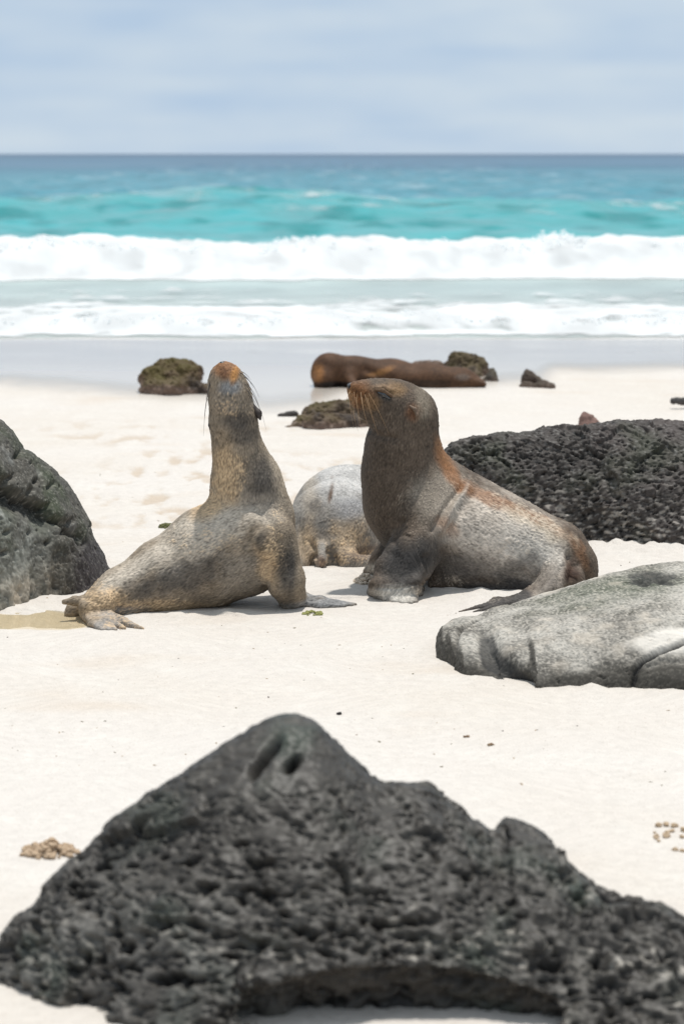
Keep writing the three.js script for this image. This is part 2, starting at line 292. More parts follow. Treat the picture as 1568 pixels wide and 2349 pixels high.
// foam: a lumpy crust that thins out to nothing where amount(x, d) falls to zero
const foamMat = new THREE.MeshStandardMaterial({ vertexColors: true, roughness: 0.9, transparent: true });
function foam(x0, x1, d0, d1, step, amount, lump, label, front = () => 60) {
  const nx = Math.round((x1 - x0) / step) + 1, nd = Math.round((d1 - d0) / step) + 1, pos = [], col = [], idx = [], a = new Float32Array(nx * nd);
  for (let j = 0; j < nd; j++) for (let i = 0; i < nx; i++) {
    const x = x0 + i * step, d = d0 + j * step, k = j * nx + i; a[k] = amount(x, d);
    const w = smooth(0, 0.7, a[k]), b = 0.5 + fbm(x * 1.3, 3, d * 1.6, 3), c = 1 - cells(x * 5, 5, d * 5)[0], tone = 0.52 + 0.16 * clamp(0.5 + fbm(x * 2.2, 8, d * 1.6, 4) * 2.2);
    const up = smooth(-0.5, 1.2, d - front(x)); pos.push(x, ground_(x, d) + 0.006 + up * up * (lump * 0.25 + w * lump * (b + 0.35 * c)), -d); col.push(tone * 0.97, tone * 0.995, tone, smooth(0.0, 0.6, a[k] + 0.25 * fbm(x * 4, 9, d * 4, 2) * (a[k] < 0.9)));
    if (i && j && (a[k] > 0 || a[k - 1] > 0 || a[k - nx] > 0 || a[k - nx - 1] > 0)) idx.push(k - nx - 1, k - nx, k - 1, k - nx, k, k - 1);
  }
  const g = new THREE.BufferGeometry(); g.setAttribute('position', new THREE.Float32BufferAttribute(pos, 3)); g.setAttribute('color', new THREE.Float32BufferAttribute(col, 4)); g.setIndex(idx); g.computeVertexNormals();
  setting(mesh(g, foamMat), 'surf_foam', 'stuff', label);
}
const ground_ = (x, d) => Math.max(seaHeight(x, -d), sandHeight(x, -d) + 0.004);
foam(-5, 5, 20, 27.5, 0.05, (x, d) => { const a = d - bore1(x), n = fbm(x * 0.9, 3, d * 1.3, 4), m = fbm(x * 3, 3, d * 4, 3); return Math.min(3 * (a + 0.3 + 0.4 * m), a < 0.1 ? 0.9 : 0.7 - smooth(0.4, 5.4, a) * 0.9 + 1.2 * n + 0.7 * m); }, 0.06, 'white foam of the small wave running up the sand', bore1);
foam(-8, 8, 27.8, 41, 0.08, (x, d) => { const b = d - bore2(x), n = fbm(x * 0.5, 5, d * 0.8, 4), m = fbm(x * 2, 3, d * 3, 3); return Math.min(2.6 * (b + 0.45 + 0.5 * m), b < 0.2 ? 0.95 : 0.95 - smooth(1.2, 9.5, b) * 1.2 + 1.0 * n + 0.6 * m); }, 0.11, 'white foam of the broken wave behind the first one', bore2);
foam(-14, 14, 48, 76, 0.16, (x, d) => { const c = Math.abs(d - crest(x) + 1); return 0.3 * smooth(-0.05, 0.5, fbm(x * 0.16 + 1.7, 2, 3, 2)) - 0.02 * c - 0.15 + 0.9 * fbm(x * 1.1, 7, d * 0.5, 4); }, 0.08, 'white caps on the swell farther out', () => 0);
foam(-1.3, 5, 18.0, 19.6, 0.03, (x, d) => 0.07 - Math.abs(d - 18.75 - 0.22 * fbm(x * 0.8, 2, 2, 3)) * 0.8 + 0.22 * fbm(x * 5, 2, d * 5, 3), 0.008, 'thin line of foam left on the wet sand', () => 0);

{ // spray torn off the two breakers
  const n = 9000, im = new THREE.InstancedMesh(new THREE.IcosahedronGeometry(1, 1), new THREE.MeshPhysicalMaterial({ color: new THREE.Color().setRGB(0.93, 0.95, 0.95), roughness: 1, transmission: 0.55, thickness: 0 }), n), m = new THREE.Matrix4(), q = new THREE.Quaternion();
  for (let i = 0; i < n; i++) {
    const big = i % 4, x = range(-7, 7), d = big ? bore2(x) + range(0.9, 2.6) : bore1(x) + range(0.2, 0.9), gust = 0.4 + 1.6 * smooth(-0.1, 0.4, fbm(x * 0.9, 6, d * 0.4, 3)), s = range(0.004, 0.014) * (big ? 1.2 : 0.6);
    m.compose(new THREE.Vector3(x, seaHeight(x, -d) + (big ? 0.06 : 0.02) + (big ? 0.07 : 0.03) * gust * rnd() ** 2, -d), q, new THREE.Vector3(s * range(1, 2.4), s, s)); im.setMatrixAt(i, m);
  }
  setting(im, 'sea_spray', 'stuff', 'fine white spray above the breaking waves');
}

// ───────────── rocks ─────────────
const STONE = { black: [0.03, 0.03, 0.031], dark: [0.06, 0.059, 0.056], grey: [0.14, 0.138, 0.132], pale: [0.36, 0.34, 0.3], algae: [0.045, 0.062, 0.036], sand: [0.6, 0.53, 0.44], brown: [0.12, 0.075, 0.05], rust: [0.22, 0.14, 0.11] };
// a rock grown from its ridge line (top edge) down to its foot in front; both in photo units, the ridge with a depth
function ridgeRock({ ridge, foot, back, cell, front = 2, round = 2, carve, warp = 0.02, warpScale = 6, plinth = 0.03 }) {
  const R = ridge.map(([x, y, d]) => at(x, y, d)), Fo = foot.map(([x, y]) => onGround(x, y));
  const top = R.map((p) => [p[0], p[1]]), mid = R.map((p) => [p[0], -p[2]]), toe = Fo.map((p) => [p[0], -p[2]]);
  const lo = [Math.min(...top.map((p) => p[0])) - 0.03, -plinth - cell * 2, -Math.max(...mid.map((p) => p[1])) - back - 0.05], hi = [Math.max(...top.map((p) => p[0])) + 0.03, Math.max(...top.map((p) => p[1])) + 0.06, -Math.min(...toe.map((p) => p[1])) + 0.05];
  const x0 = top[0][0], x1 = top[top.length - 1][0], tallest = Math.max(...top.map((p) => p[1]));
  const H = (x, z) => {
    const u = x + warp * fbm(x * warpScale, 3, z * warpScale, 3), m = interp(mid, u), f = Math.min(interp(toe, u), m - 0.05), d = -z + warp * 1.5 * fbm(x * warpScale + 5, 8, z * warpScale, 3);
    const end = Math.min(u - x0, x1 - u), bk = Math.max(0.06, back * Math.min(1, Math.max(0, interp(top, u)) / tallest / 0.6)), t = d < m ? (m - d) / (m - f) : (d - m) / bk, e = d < m ? front : 2;
    const s = t >= 1 ? -(t - 1) * 0.8 : (1 - t ** e) ** (1 / (d < m ? round : 2));
    return Math.max(interp(top, u) + plinth, 0.004) * s - plinth + (end < 0 ? end * 3 : 0);
  };
  const key = new Map();
  let lx = NaN, lz = NaN, lh = 0;
  const col = (x, z) => { const k = Math.round((x - lo[0]) / cell * 2) * 8192 + Math.round((z - lo[2]) / cell * 2); let h = key.get(k); if (h === undefined) { h = H(x, z); key.set(k, h); } return h; };
  const field = (x, y, z) => { let f = (y - col(x, z)) * 0.55; f = Math.max(f, -plinth - y); if (carve) f = Math.max(f, carve(x, y, z)); return f; };
  const hit = (px, py) => { const q = at(px, py, 8), l = Math.hypot(q[0], q[1] - EYE, q[2]), dx = q[0] / l, dy = (q[1] - EYE) / l, dz = q[2] / l; for (let t = 3; t < 14; t += 0.004) if (EYE + dy * t < H(dx * t, dz * t)) return [dx * t, EYE + dy * t, dz * t]; return q; };
  return { g: skin(field, lo, hi, cell, { slack: 3 }), hit };
}
// crooked hollows, as gas leaves them in lava
const hollow = (x, y, z, f, th = 0.08) => { const w = 0.6 * noise(x * f * 0.7 + 9, y * f * 0.7, z * f * 0.7); return smooth(th, th + 0.42, noise(x * f + w, y * f - w, z * f + w) + 0.4 * noise(x * f * 2.1, y * f * 2.1 + 5, z * f * 2.1)); };
const pit = (x, y, z, f, r, salt, share = 1) => { const [d, id] = cells(x * f, y * f, z * f, salt); return id < share ? 1 - smooth(0, r * (0.5 + id), d) : 0; };
// broken faces: every patch of rock tilts its own way
function facet(x, y, z, f, salt) {
  x *= f; y *= f; z *= f; x += 0.25 * noise(x * 1.5, y * 1.5, z * 1.5); const X = Math.floor(x), Y = Math.floor(y), Z = Math.floor(z); let best = 9, out = 0;
  for (let i = -1; i < 2; i++) for (let j = -1; j < 2; j++) for (let k = -1; k < 2; k++) {
    const a = X + i, b = Y + j, c = Z + k, dx = x - a - hash(a, b, c, 1 + salt), dy = y - b - hash(a, b, c, 2 + salt), dz = z - c - hash(a, b, c, 3 + salt), d = dx * dx + dy * dy + dz * dz;
    if (d < best) { best = d; out = (hash(a, b, c, 5 + salt) - 0.5) * 2 + (hash(a, b, c, 6 + salt) - 0.5) * 3 * dx + (hash(a, b, c, 7 + salt) - 0.5) * 3 * dy + (hash(a, b, c, 8 + salt) - 0.5) * 3 * dz; }
  }
  return out / f;
}
const coat = (c, o, s = 1) => { o[0] = c[0] * s; o[1] = c[1] * s; o[2] = c[2] * s; };

{ // the big dark boulder in the foreground
  const under = at(900, 2330, 4.1);
  const { g, hit } = ridgeRock({
    ridge: [[-120, 2300, 4.260], [-60, 2235, 4.284], [-25, 2180, 4.304], [0, 2142, 4.318], [30, 2108, 4.331], [72, 2088, 4.338], [100, 2040, 4.356], [200, 1948, 4.390], [270, 1878, 4.416], [370, 1818, 4.438], [450, 1758, 4.460], [560, 1688, 4.486], [630, 1653, 4.499], [675, 1646, 4.501], [720, 1658, 4.497], [760, 1693, 4.484], [800, 1738, 4.468], [840, 1788, 4.449], [880, 1813, 4.440], [920, 1806, 4.442], [980, 1813, 4.440], [1050, 1858, 4.423], [1126, 1920, 4.400], [1136, 1924, 4.399], [1150, 1918, 4.401], [1172, 1896, 4.409], [1220, 1908, 4.405], [1265, 1933, 4.396], [1300, 1988, 4.375], [1370, 2038, 4.357], [1450, 2068, 4.346], [1500, 2063, 4.348], [1568, 2098, 4.335], [1660, 2170, 4.308], [1760, 2290, 4.264]],
    foot: [[-120, 2252], [0, 2262], [60, 2285], [130, 2315], [225, 2326], [245, 2356], [420, 2385], [800, 2392], [1200, 2388], [1568, 2380], [1760, 2330]],
    back: 0.34, cell: 0.0052, front: 1.35, round: 1.2, warp: 0.014, warpScale: 9,
    carve: (x, y, z) => { const dx = (x - under[0] - 0.03 * noise(x * 9, 1, 2)) / 0.3, dy = (y + 0.02 * noise(x * 7, 4, 1)) / 0.105, dz = (z + 4.03) / 0.08; return 0.1 * (1 - Math.sqrt(dx * dx + dy * dy + dz * dz)); },
  });
  const slots = [[606, 1734, 0.036, 0.0075, 0.85], [672, 1748, 0.017, 0.0065, 0.7]].map(([x, y, a, b, t]) => ({ p: hit(x, y), a, b, c: Math.cos(t), s: Math.sin(t) }));
  dress(g, (x, y, z) => {
    const rough = 0.12 + 0.88 * smooth(0.38, 0.27, y + 0.06 * fbm(x * 6, 2, z * 6, 2)), px = x * 0.62 + y * 0.18, py = y * 1.25 - x * 0.12, low = smooth(0.24, 0.12, y);
    let d = 0.014 * fbm(x * 6, y * 7, z * 6, 3) + 0.005 * fbm(x * 26, y * 34, z * 26, 3) + 0.003 * fbm(x * 90, y * 100, z * 90, 2);
    d += rough * (0.06 * facet(px, py, z, 9, 70) + 0.045 * facet(px, py, z, 26, 80));
    const mix = smooth(-0.25, 0.25, fbm(x * 5 + 3, y * 5, z * 5, 2));
    d -= rough * (0.024 * mix * hollow(px, py, z, 20, 0.34) + 0.019 * hollow(px, py, z, 38, 0.3 - 0.12 * mix) + 0.011 * hollow(px, py, z, 80, 0.2) + low * 0.012 * hollow(px, py, z, 36, 0.08));
    for (const s of slots) { const dx = x - s.p[0], dy = y - s.p[1], u = (dx * s.c + dy * s.s) / s.a, v = (dy * s.c - dx * s.s) / s.b; if (z > s.p[2] - 0.06) d -= 0.04 * Math.exp(-(u * u * u * u + v * v)); }
    return d;
  }, (o, x, y, z, nx, ny, nz, d) => {
    coat([0.04, 0.036, 0.031], o); const f = fbm(x * 11, y * 11, z * 11, 4);
    mixTo(o, [0.1, 0.093, 0.081], clamp(0.1 + f * 1.9) * 0.8); mixTo(o, [0.045, 0.058, 0.045], smooth(0.05, 0.5, fbm(x * 5 + 2, y * 5, z * 5, 3)) * 0.7);
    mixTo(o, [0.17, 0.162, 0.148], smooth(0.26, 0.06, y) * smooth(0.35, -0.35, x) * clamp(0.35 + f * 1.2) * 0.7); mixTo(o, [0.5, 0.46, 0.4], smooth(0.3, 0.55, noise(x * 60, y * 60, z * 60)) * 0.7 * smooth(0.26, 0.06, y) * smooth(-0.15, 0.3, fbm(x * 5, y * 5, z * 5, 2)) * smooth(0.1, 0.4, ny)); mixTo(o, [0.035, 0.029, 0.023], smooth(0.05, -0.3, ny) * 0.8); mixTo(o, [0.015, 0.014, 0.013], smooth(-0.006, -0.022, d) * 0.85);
    const k = 1 + 0.5 * noise(x * 140, y * 140, z * 140) + 0.25 * noise(x * 50, y * 50, z * 50); o[0] *= k; o[1] *= k; o[2] *= k;
  });
  add(mesh(g, plainMat(0.5, { specularIntensity: 0.55 })), 'boulder', 'large blurred dark pitted boulder with a pointed top nearest the camera', 'rock');
}
{ // left boulder with a long crack
  const { g, hit } = ridgeRock({
    ridge: [[-420, 1150, 8.3], [-300, 985, 8.3], [-180, 900, 8.3], [-80, 905, 8.32], [0, 970, 8.35], [25, 998, 8.36], [45, 1030, 8.38], [80, 1048, 8.4], [120, 1082, 8.42], [155, 1128, 8.45], [185, 1182, 8.5], [215, 1238, 8.55], [240, 1278, 8.6], [251, 1303, 8.62], [258, 1345, 8.64]],
    foot: [[-420, 1440], [-100, 1420], [0, 1402], [60, 1382], [100, 1372], [145, 1368], [200, 1350], [262, 1325]],
    back: 0.5, cell: 0.0052, front: 2.2, round: 1.5, warp: 0.018, warpScale: 7,
  });
  const crack = [[-80, 1060], [-30, 1075], [0, 1100], [30, 1135], [70, 1150], [100, 1168], [112, 1190], [140, 1195], [165, 1215], [185, 1240], [192, 1250]].map((p) => hit(...p)), crack2 = [[75, 1060], [92, 1085], [98, 1110]].map((p) => hit(...p)), edge = [[135, 1270], [138, 1300], [132, 1345]].map((p) => hit(...p));
  const holes = [[66, 1126], [62, 1137], [115, 1116], [82, 1104], [20, 1098], [105, 1162], [70, 1222], [16, 1222], [110, 1244], [146, 1222], [10, 1268], [40, 1045]].map((p) => hit(...p));
  dress(g, (x, y, z) => {
    let d = 0.012 * fbm(x * 5, y * 5, z * 5, 3) + 0.004 * (0.5 - Math.abs(fbm(x * 9, y * 9, z * 9, 3))) + 0.004 * fbm(x * 40, y * 40, z * 40, 3) + 0.0022 * noise(x * 130, y * 130, z * 130), c = nearLine(x + 0.01 * noise(x * 25, y * 25, 3), y + 0.006 * noise(x * 50, y * 50, 6), crack);
    const ledge = y - interp(crack.map((p) => [p[0], p[1]]), x); d += 0.012 * smooth(0.1, 0.0, ledge) * smooth(-0.004, 0.004, ledge) * (x < crack[crack.length - 1][0] ? 1 : 0);
    d -= 0.036 * Math.exp(-((c / 0.0085) ** 2)) + 0.012 * Math.exp(-((nearLine(x + 0.006 * noise(x * 40, y * 40, 3), y, crack2) / 0.006) ** 2));
    d -= 0.04 * smooth(0.07, 0, c) * smooth(0.01, -0.02, ledge) * smooth(-0.97, -1.05, x);
    for (const h of holes) d -= 0.022 * Math.exp(-(((x - h[0]) ** 2 + (y - h[1]) ** 2) / 0.00008));
    const low = smooth(0.26, 0.1, y) * smooth(-0.87, -0.93, x); d += low * 0.025 * fbm(x * 16, y * 6, z * 16, 3) - low * 0.012 * pit(x, y * 0.5, z, 24, 0.6, 30, 0.6); d -= 0.02 * Math.exp(-((nearLine(x, y, edge) / 0.02) ** 2));
    d -= 0.008 * hollow(x, y, z, 30, 0.45) + 0.006 * hollow(x, y, z, 60, 0.38);
    return d;
  }, (o, x, y, z, nx, ny, nz, d) => {
    coat([0.07, 0.065, 0.054], o); const f = fbm(x * 8, y * 8, z * 8, 4);
    mixTo(o, [0.05, 0.062, 0.035], smooth(-0.15, 0.35, fbm(x * 5, y * 5 + 4, z * 5, 3)) * 0.75); mixTo(o, [0.24, 0.24, 0.225], smooth(0.1, 0.5, f) * 0.7);
    mixTo(o, [0.3, 0.31, 0.28], smooth(-0.94, -1.1, x) * smooth(0.42, 0.14, y) * clamp(0.5 + f * 1.3) * 0.85); mixTo(o, [0.42, 0.34, 0.25], smooth(0.16, 0.02, y) * clamp(0.2 + f * 1.6) * smooth(-0.9, -0.98, x) * 0.8);
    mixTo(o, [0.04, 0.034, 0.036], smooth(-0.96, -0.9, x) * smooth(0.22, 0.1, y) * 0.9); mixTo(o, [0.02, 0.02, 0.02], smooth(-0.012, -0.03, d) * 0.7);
    const s = noise(x * 180, y * 180, z * 180); mixTo(o, [0.4, 0.38, 0.33], smooth(0.2, 0.55, s) * 0.35); const k = 1 + 0.45 * noise(x * 95, y * 95, z * 95) + 0.35 * noise(x * 45, y * 45, z * 45); o[0] *= k; o[1] *= k; o[2] *= k;
  });
  add(mesh(g, wetRockMat), 'boulder', 'tall greenish grey boulder with a long crack at the left edge of the photo', 'rock');
}
{ // black lava rock behind the right animal
  const { g, hit } = ridgeRock({
    ridge: [[985, 1250, 9.5], [1000, 1120, 9.5], [1022, 1045, 9.52], [1040, 1019, 9.54], [1080, 1004, 9.56], [1150, 994, 9.58], [1250, 984, 9.6], [1350, 977, 9.6], [1420, 970, 9.62], [1500, 974, 9.62], [1568, 974, 9.62], [1680, 985, 9.62], [1800, 1040, 9.6], [1880, 1180, 9.55], [1900, 1250, 9.5]],
    foot: [[985, 1232], [1150, 1240], [1330, 1246], [1450, 1251], [1568, 1254], [1700, 1256], [1900, 1240]], back: 0.5, cell: 0.0054, front: 2.0, round: 1.7, warp: 0.02,
  });
  dress(g, (x, y, z) => 0.03 * fbm(x * 6, y * 6, z * 6, 4) + 0.06 * facet(x, y * 1.2, z, 8, 90) + 0.06 * facet(x, y * 1.2, z, 28, 95) + 0.01 * fbm(x * 30, y * 36, z * 30, 3) - 0.02 * smooth(-0.1, 0.3, fbm(x * 4, y * 4, z * 4, 2)) * hollow(x * 0.8, y * 1.2, z, 34, 0.22) - 0.012 * hollow(x * 0.8, y * 1.2, z, 72, 0.16) - 0.01 * smooth(-0.1, 0.3, fbm(x * 7 + 3, y * 7, z * 7, 2)) * pit(x, y, z, 60, 0.5, 55, 0.3),
    (o, x, y, z, nx, ny, nz, d) => {
      coat([0.042, 0.036, 0.032], o); const f = fbm(x * 6, y * 6, z * 6, 3); mixTo(o, [0.05, 0.058, 0.036], smooth(0.1, 0.45, fbm(x * 4 + 8, y * 4, z * 4, 3)) * 0.5); mixTo(o, [0.085, 0.068, 0.064], clamp(0.1 + f * 1.4) * 0.7);
      mixTo(o, [0.55, 0.5, 0.44], smooth(0.1, 0.42, noise(x * 38, y * 75, z * 38)) * smooth(0.3, 0.0, y) * 0.75 * smooth(-0.2, 0.3, ny)); mixTo(o, [0.22, 0.21, 0.195], smooth(0.2, 0.55, noise(x * 80, y * 110, z * 80)) * 0.5); mixTo(o, [0.012, 0.012, 0.012], smooth(-0.008, -0.03, d) * 0.85);
    });
  add(mesh(g, plainMat(0.65, { specularIntensity: 0.5 })), 'boulder', 'long black porous lava boulder behind the brown-backed sea lion on the right', 'rock');
}
{ // low smooth grey rock, right foreground
  const { g, hit } = ridgeRock({
    ridge: [[998, 1520, 7.12], [1003, 1462, 7.2], [1012, 1440, 7.22], [1040, 1425, 7.25], [1100, 1409, 7.28], [1200, 1388, 7.3], [1300, 1358, 7.34], [1400, 1323, 7.4], [1480, 1301, 7.45], [1568, 1292, 7.5], [1680, 1290, 7.55], [1800, 1330, 7.55], [1900, 1440, 7.5]],
    foot: [[998, 1508], [1010, 1516], [1030, 1523], [1036, 1536], [1062, 1551], [1140, 1566], [1215, 1569], [1232, 1582], [1330, 1584], [1450, 1586], [1568, 1590], [1900, 1600]], back: 0.35, cell: 0.0045, front: 2.5, round: 2.5, warp: 0.012, warpScale: 6,
  });
  const on = (pts) => pts.map((p) => hit(...p)).map((p) => [p[0], p[2]]);
  const crack = on([[1700, 1440], [1568, 1474], [1510, 1496], [1470, 1520], [1455, 1545], [1450, 1580]]), groove = on([[1090, 1418], [1056, 1440], [1042, 1470], [1038, 1500], [1036, 1534]]), seam = on([[1568, 1522], [1520, 1520], [1480, 1530]]);
  const lip = [[1150, 1490], [1185, 1520], [1210, 1548], [1222, 1566]].map((p) => hit(...p));
  const patch = hit(1560, 1466), green = hit(1430, 1340), pocket = hit(1500, 1318);
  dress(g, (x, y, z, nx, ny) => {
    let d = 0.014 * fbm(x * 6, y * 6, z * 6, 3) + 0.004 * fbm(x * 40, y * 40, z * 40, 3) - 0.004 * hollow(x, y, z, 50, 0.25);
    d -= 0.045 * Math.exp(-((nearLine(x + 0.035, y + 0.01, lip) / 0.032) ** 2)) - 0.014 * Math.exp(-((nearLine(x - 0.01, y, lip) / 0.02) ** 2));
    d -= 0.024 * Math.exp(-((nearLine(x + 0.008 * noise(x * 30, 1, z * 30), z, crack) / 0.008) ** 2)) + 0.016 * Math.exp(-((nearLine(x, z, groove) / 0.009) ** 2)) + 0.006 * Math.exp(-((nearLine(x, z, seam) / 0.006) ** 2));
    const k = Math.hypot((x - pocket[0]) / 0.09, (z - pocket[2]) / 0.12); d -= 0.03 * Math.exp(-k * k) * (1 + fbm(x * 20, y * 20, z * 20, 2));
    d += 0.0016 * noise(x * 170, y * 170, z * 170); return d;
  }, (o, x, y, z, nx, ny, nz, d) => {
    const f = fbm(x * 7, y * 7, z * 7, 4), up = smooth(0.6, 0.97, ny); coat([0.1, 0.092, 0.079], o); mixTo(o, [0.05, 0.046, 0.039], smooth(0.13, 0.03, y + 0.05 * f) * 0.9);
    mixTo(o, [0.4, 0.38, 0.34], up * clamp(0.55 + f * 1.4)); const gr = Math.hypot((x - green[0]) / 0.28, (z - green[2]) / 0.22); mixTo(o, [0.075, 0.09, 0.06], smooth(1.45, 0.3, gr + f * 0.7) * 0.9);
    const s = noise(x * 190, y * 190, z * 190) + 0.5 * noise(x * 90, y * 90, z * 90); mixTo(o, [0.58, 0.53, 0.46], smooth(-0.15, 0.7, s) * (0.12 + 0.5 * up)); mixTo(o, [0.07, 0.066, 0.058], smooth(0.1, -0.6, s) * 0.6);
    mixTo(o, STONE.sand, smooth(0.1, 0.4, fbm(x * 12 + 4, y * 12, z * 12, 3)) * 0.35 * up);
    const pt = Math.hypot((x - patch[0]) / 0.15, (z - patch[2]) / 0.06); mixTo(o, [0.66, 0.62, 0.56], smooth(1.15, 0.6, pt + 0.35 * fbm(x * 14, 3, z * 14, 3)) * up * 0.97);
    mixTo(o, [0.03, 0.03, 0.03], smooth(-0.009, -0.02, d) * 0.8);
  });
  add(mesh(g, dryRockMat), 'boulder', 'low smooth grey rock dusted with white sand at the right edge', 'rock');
}
// small rocks: lumps joined and roughened
function lump(chains, cell, rough, paint, material, name, label, group) {
  const b = new Body(); for (const [pts, k] of chains) b.chain(pts, k);
  const g = b.build(cell); dress(g, rough, paint);
  return add(mesh(g, material), name, label, 'rock', group);
}
const mossy = (base, moss, mossAt, pink) => (o, x, y, z, nx, ny, nz, d) => {
  coat(base, o); const f = fbm(x * 9, y * 9, z * 9, 4); mixTo(o, [0.2, 0.14, 0.11], smooth(mossAt, 0, y) * pink); mixTo(o, moss, smooth(0.1, 0.8, ny) * clamp(0.65 + f)); mixTo(o, [0.02, 0.016, 0.013], smooth(-0.1, -0.45, f) * 0.8); mixTo(o, [0.34, 0.27, 0.22], smooth(0.3, 0.6, noise(x * 35, y * 35, z * 35)) * smooth(mossAt, 0, y) * 0.6);
};
const craggy = (a, f) => (x, y, z) => a * fbm(x * f, y * f, z * f, 4) + a * 0.3 * noise(x * f * 4, y * f * 4, z * f * 4) - a * 0.5 * pit(x, y, z, f * 1.8, 0.6, 60, 0.6);
lump([[[[350, 880, 30, 15.3], [420, 868, 40, 15.3]], 0.05], [[[345, 865, 22, 15.3], [440, 860, 26, 15.4]], 0.04], [[[380, 848, 26, 15.35], [430, 850, 24, 15.35]], 0.04], [[[420, 895, 24, 15.2], [470, 895, 18, 15.2]], 0.06], [[[345, 892, 22, 15.2], [400, 892, 22, 15.1]], 0.05]], 0.008, craggy(0.035, 14), mossy([0.08, 0.048, 0.028], [0.075, 0.06, 0.015], 0.14, 0.8), wetRockMat, 'rock', 'squat brown rock with mossy top on the wet sand, behind the upturned head');
lump([[[[728, 966, 42, 13.6], [805, 962, 44, 13.6]], 0.06], [[[700, 978, 26, 13.4], [648, 994, 8, 13.35]], 0.06], [[[730, 980, 34, 13.3], [860, 984, 28, 13.4]], 0.05]], 0.008, craggy(0.03, 15), mossy([0.06, 0.034, 0.024], [0.065, 0.05, 0.015], 0.16, 0.6), wetRockMat, 'rock', 'dark low rock with moss on top, just behind the whiskers of the right sea lion');
lump([[[[640, 953, 5, 13.9], [675, 951, 10, 13.9]], 0.02]], 0.006, craggy(0.01, 30), mossy([0.04, 0.036, 0.034], [0.05, 0.048, 0.044], 0.05, 0.1), wetRockMat, 'stone', 'tiny flat dark stone left of the low mossy rock');
lump([[[[1050, 845, 30, 16.6], [1085, 850, 34, 16.5]], 0.05], [[[1048, 826, 18, 16.6], [1075, 832, 20, 16.5]], 0.04], [[[1080, 872, 30, 16.4], [1020, 870, 26, 16.5]], 0.05]], 0.009, craggy(0.035, 15), mossy([0.07, 0.046, 0.028], [0.075, 0.058, 0.022], 0.1, 0.5), wetRockMat, 'rock', 'tallest rough rock behind the sleeping brown sea lion, by the water');
lump([[[[955, 838, 11, 16.9], [1005, 842, 15, 16.8]], 0.05], [[[960, 865, 22, 16.8], [1000, 868, 24, 16.8]], 0.05]], 0.009, craggy(0.025, 18), mossy([0.13, 0.08, 0.06], [0.1, 0.07, 0.05], 0.12, 0.5), wetRockMat, 'rock', 'low reddish rock showing just above the back of the sleeping sea lion');
lump([[[[1128, 850, 6, 16.2], [1126, 875, 17, 16.1]], 0.03], [[[1115, 882, 12, 16.1], [1140, 884, 8, 16.1]], 0.03]], 0.008, craggy(0.015, 24), mossy([0.045, 0.034, 0.027], [0.05, 0.042, 0.024], 0.05, 0.3), wetRockMat, 'rock', 'small dark pointed rock at the tail end of the sleeping sea lion');
lump([[[[1206, 849, 5, 15.9], [1212, 874, 18, 15.8]], 0.03], [[[1212, 860, 8, 15.8], [1262, 888, 7, 15.6]], 0.04], [[[1200, 886, 10, 15.7], [1265, 890, 7, 15.6]], 0.04]], 0.008, craggy(0.016, 24), mossy([0.06, 0.042, 0.032], [0.05, 0.038, 0.026], 0.06, 0.5), wetRockMat, 'rock', 'small brown wedge-shaped rock standing alone right of the sleeping sea lion');
lump([[[[1340, 954, 9, 11.8], [1346, 980, 22, 11.8]], 0.03], [[[1350, 962, 10, 11.8], [1378, 985, 10, 11.8]], 0.03]], 0.006, craggy(0.012, 26), mossy([0.2, 0.125, 0.105], [0.22, 0.14, 0.12], 0.06, 0.4), dryRockMat, 'rock', 'reddish pointed rock peeking over the top of the black lava boulder');
lump([[[[1545, 920, 9, 14.3], [1590, 922, 10, 14.3]], 0.03]], 0.007, craggy(0.012, 24), mossy([0.07, 0.065, 0.062], [0.09, 0.085, 0.08], 0.06, 0.2), wetRockMat, 'rock', 'small grey stone on the sand cut off by the right edge');

// ───────────── sea lions ─────────────
const FUR = { slate: [0.06, 0.056, 0.053], dark: [0.05, 0.045, 0.041], grey: [0.23, 0.202, 0.168], pale: [0.46, 0.405, 0.335], tan: [0.46, 0.33, 0.2], sand: [0.56, 0.47, 0.36], rust: [0.23, 0.095, 0.032], brown: [0.1, 0.056, 0.032], cream: [0.6, 0.5, 0.35] };
// hair and caked sand: [brightness wobble, share of sand 0..1]
function fleck(x, y, z, lean, amount) {
  const u = x * Math.cos(lean) + y * Math.sin(lean), v = y * Math.cos(lean) - x * Math.sin(lean);   // u runs along the hair
  const a = noise(u * 70, v * 185, z * 185), b = noise(u * 120 + 40, v * 290, z * 290), m = noise(u * 34, v * 56, z * 56), c = fbm(x * 15, y * 15, z * 15, 3), th = 0.62 - amount * 1.1;
  return [a * 0.5 + b * 0.55 + m * 0.16, smooth(th - 0.3, th + 0.38, a * 0.5 + b * 0.45 + m * 0.3 + c * 0.5)];
}
function furCoat(base, spots, lean, amount, sandColor = FUR.tan) {
  return (o, x, y, z, nx, ny, nz) => {
    coat(base, o); for (const s of spots) { const w = inSpot(s, x, y, z); if (w > 0) mixTo(o, s.color, w); }
    const q = fbm(x * 10, y * 10, z * 10, 3), am = amount(x, y, nx, ny), [h, f] = fleck(x, y, z, lean(x, y), am), k = Math.max(0.25, 1 + q * 0.4 + h * 1.0);
    mixTo(o, sandColor, f * 0.8 * smooth(0.06, 0.36, am)); o[0] *= k; o[1] *= k; o[2] *= k;
  };
}
const furShift = (lean, amount, folds) => (x, y, z, nx, ny, nz) => {
  const [h, f] = fleck(x, y, z, lean(x, y), amount(x, y, nx, ny)); let d = h * 0.002 + f * 0.0018 + 0.004 * fbm(x * 9, y * 9, z * 9, 2);
  for (const [line, depth, width, side] of folds) if (nz * side > -0.1) d += depth * Math.exp(-((nearLine(x, y, line) / width) ** 2));
  return d;
};
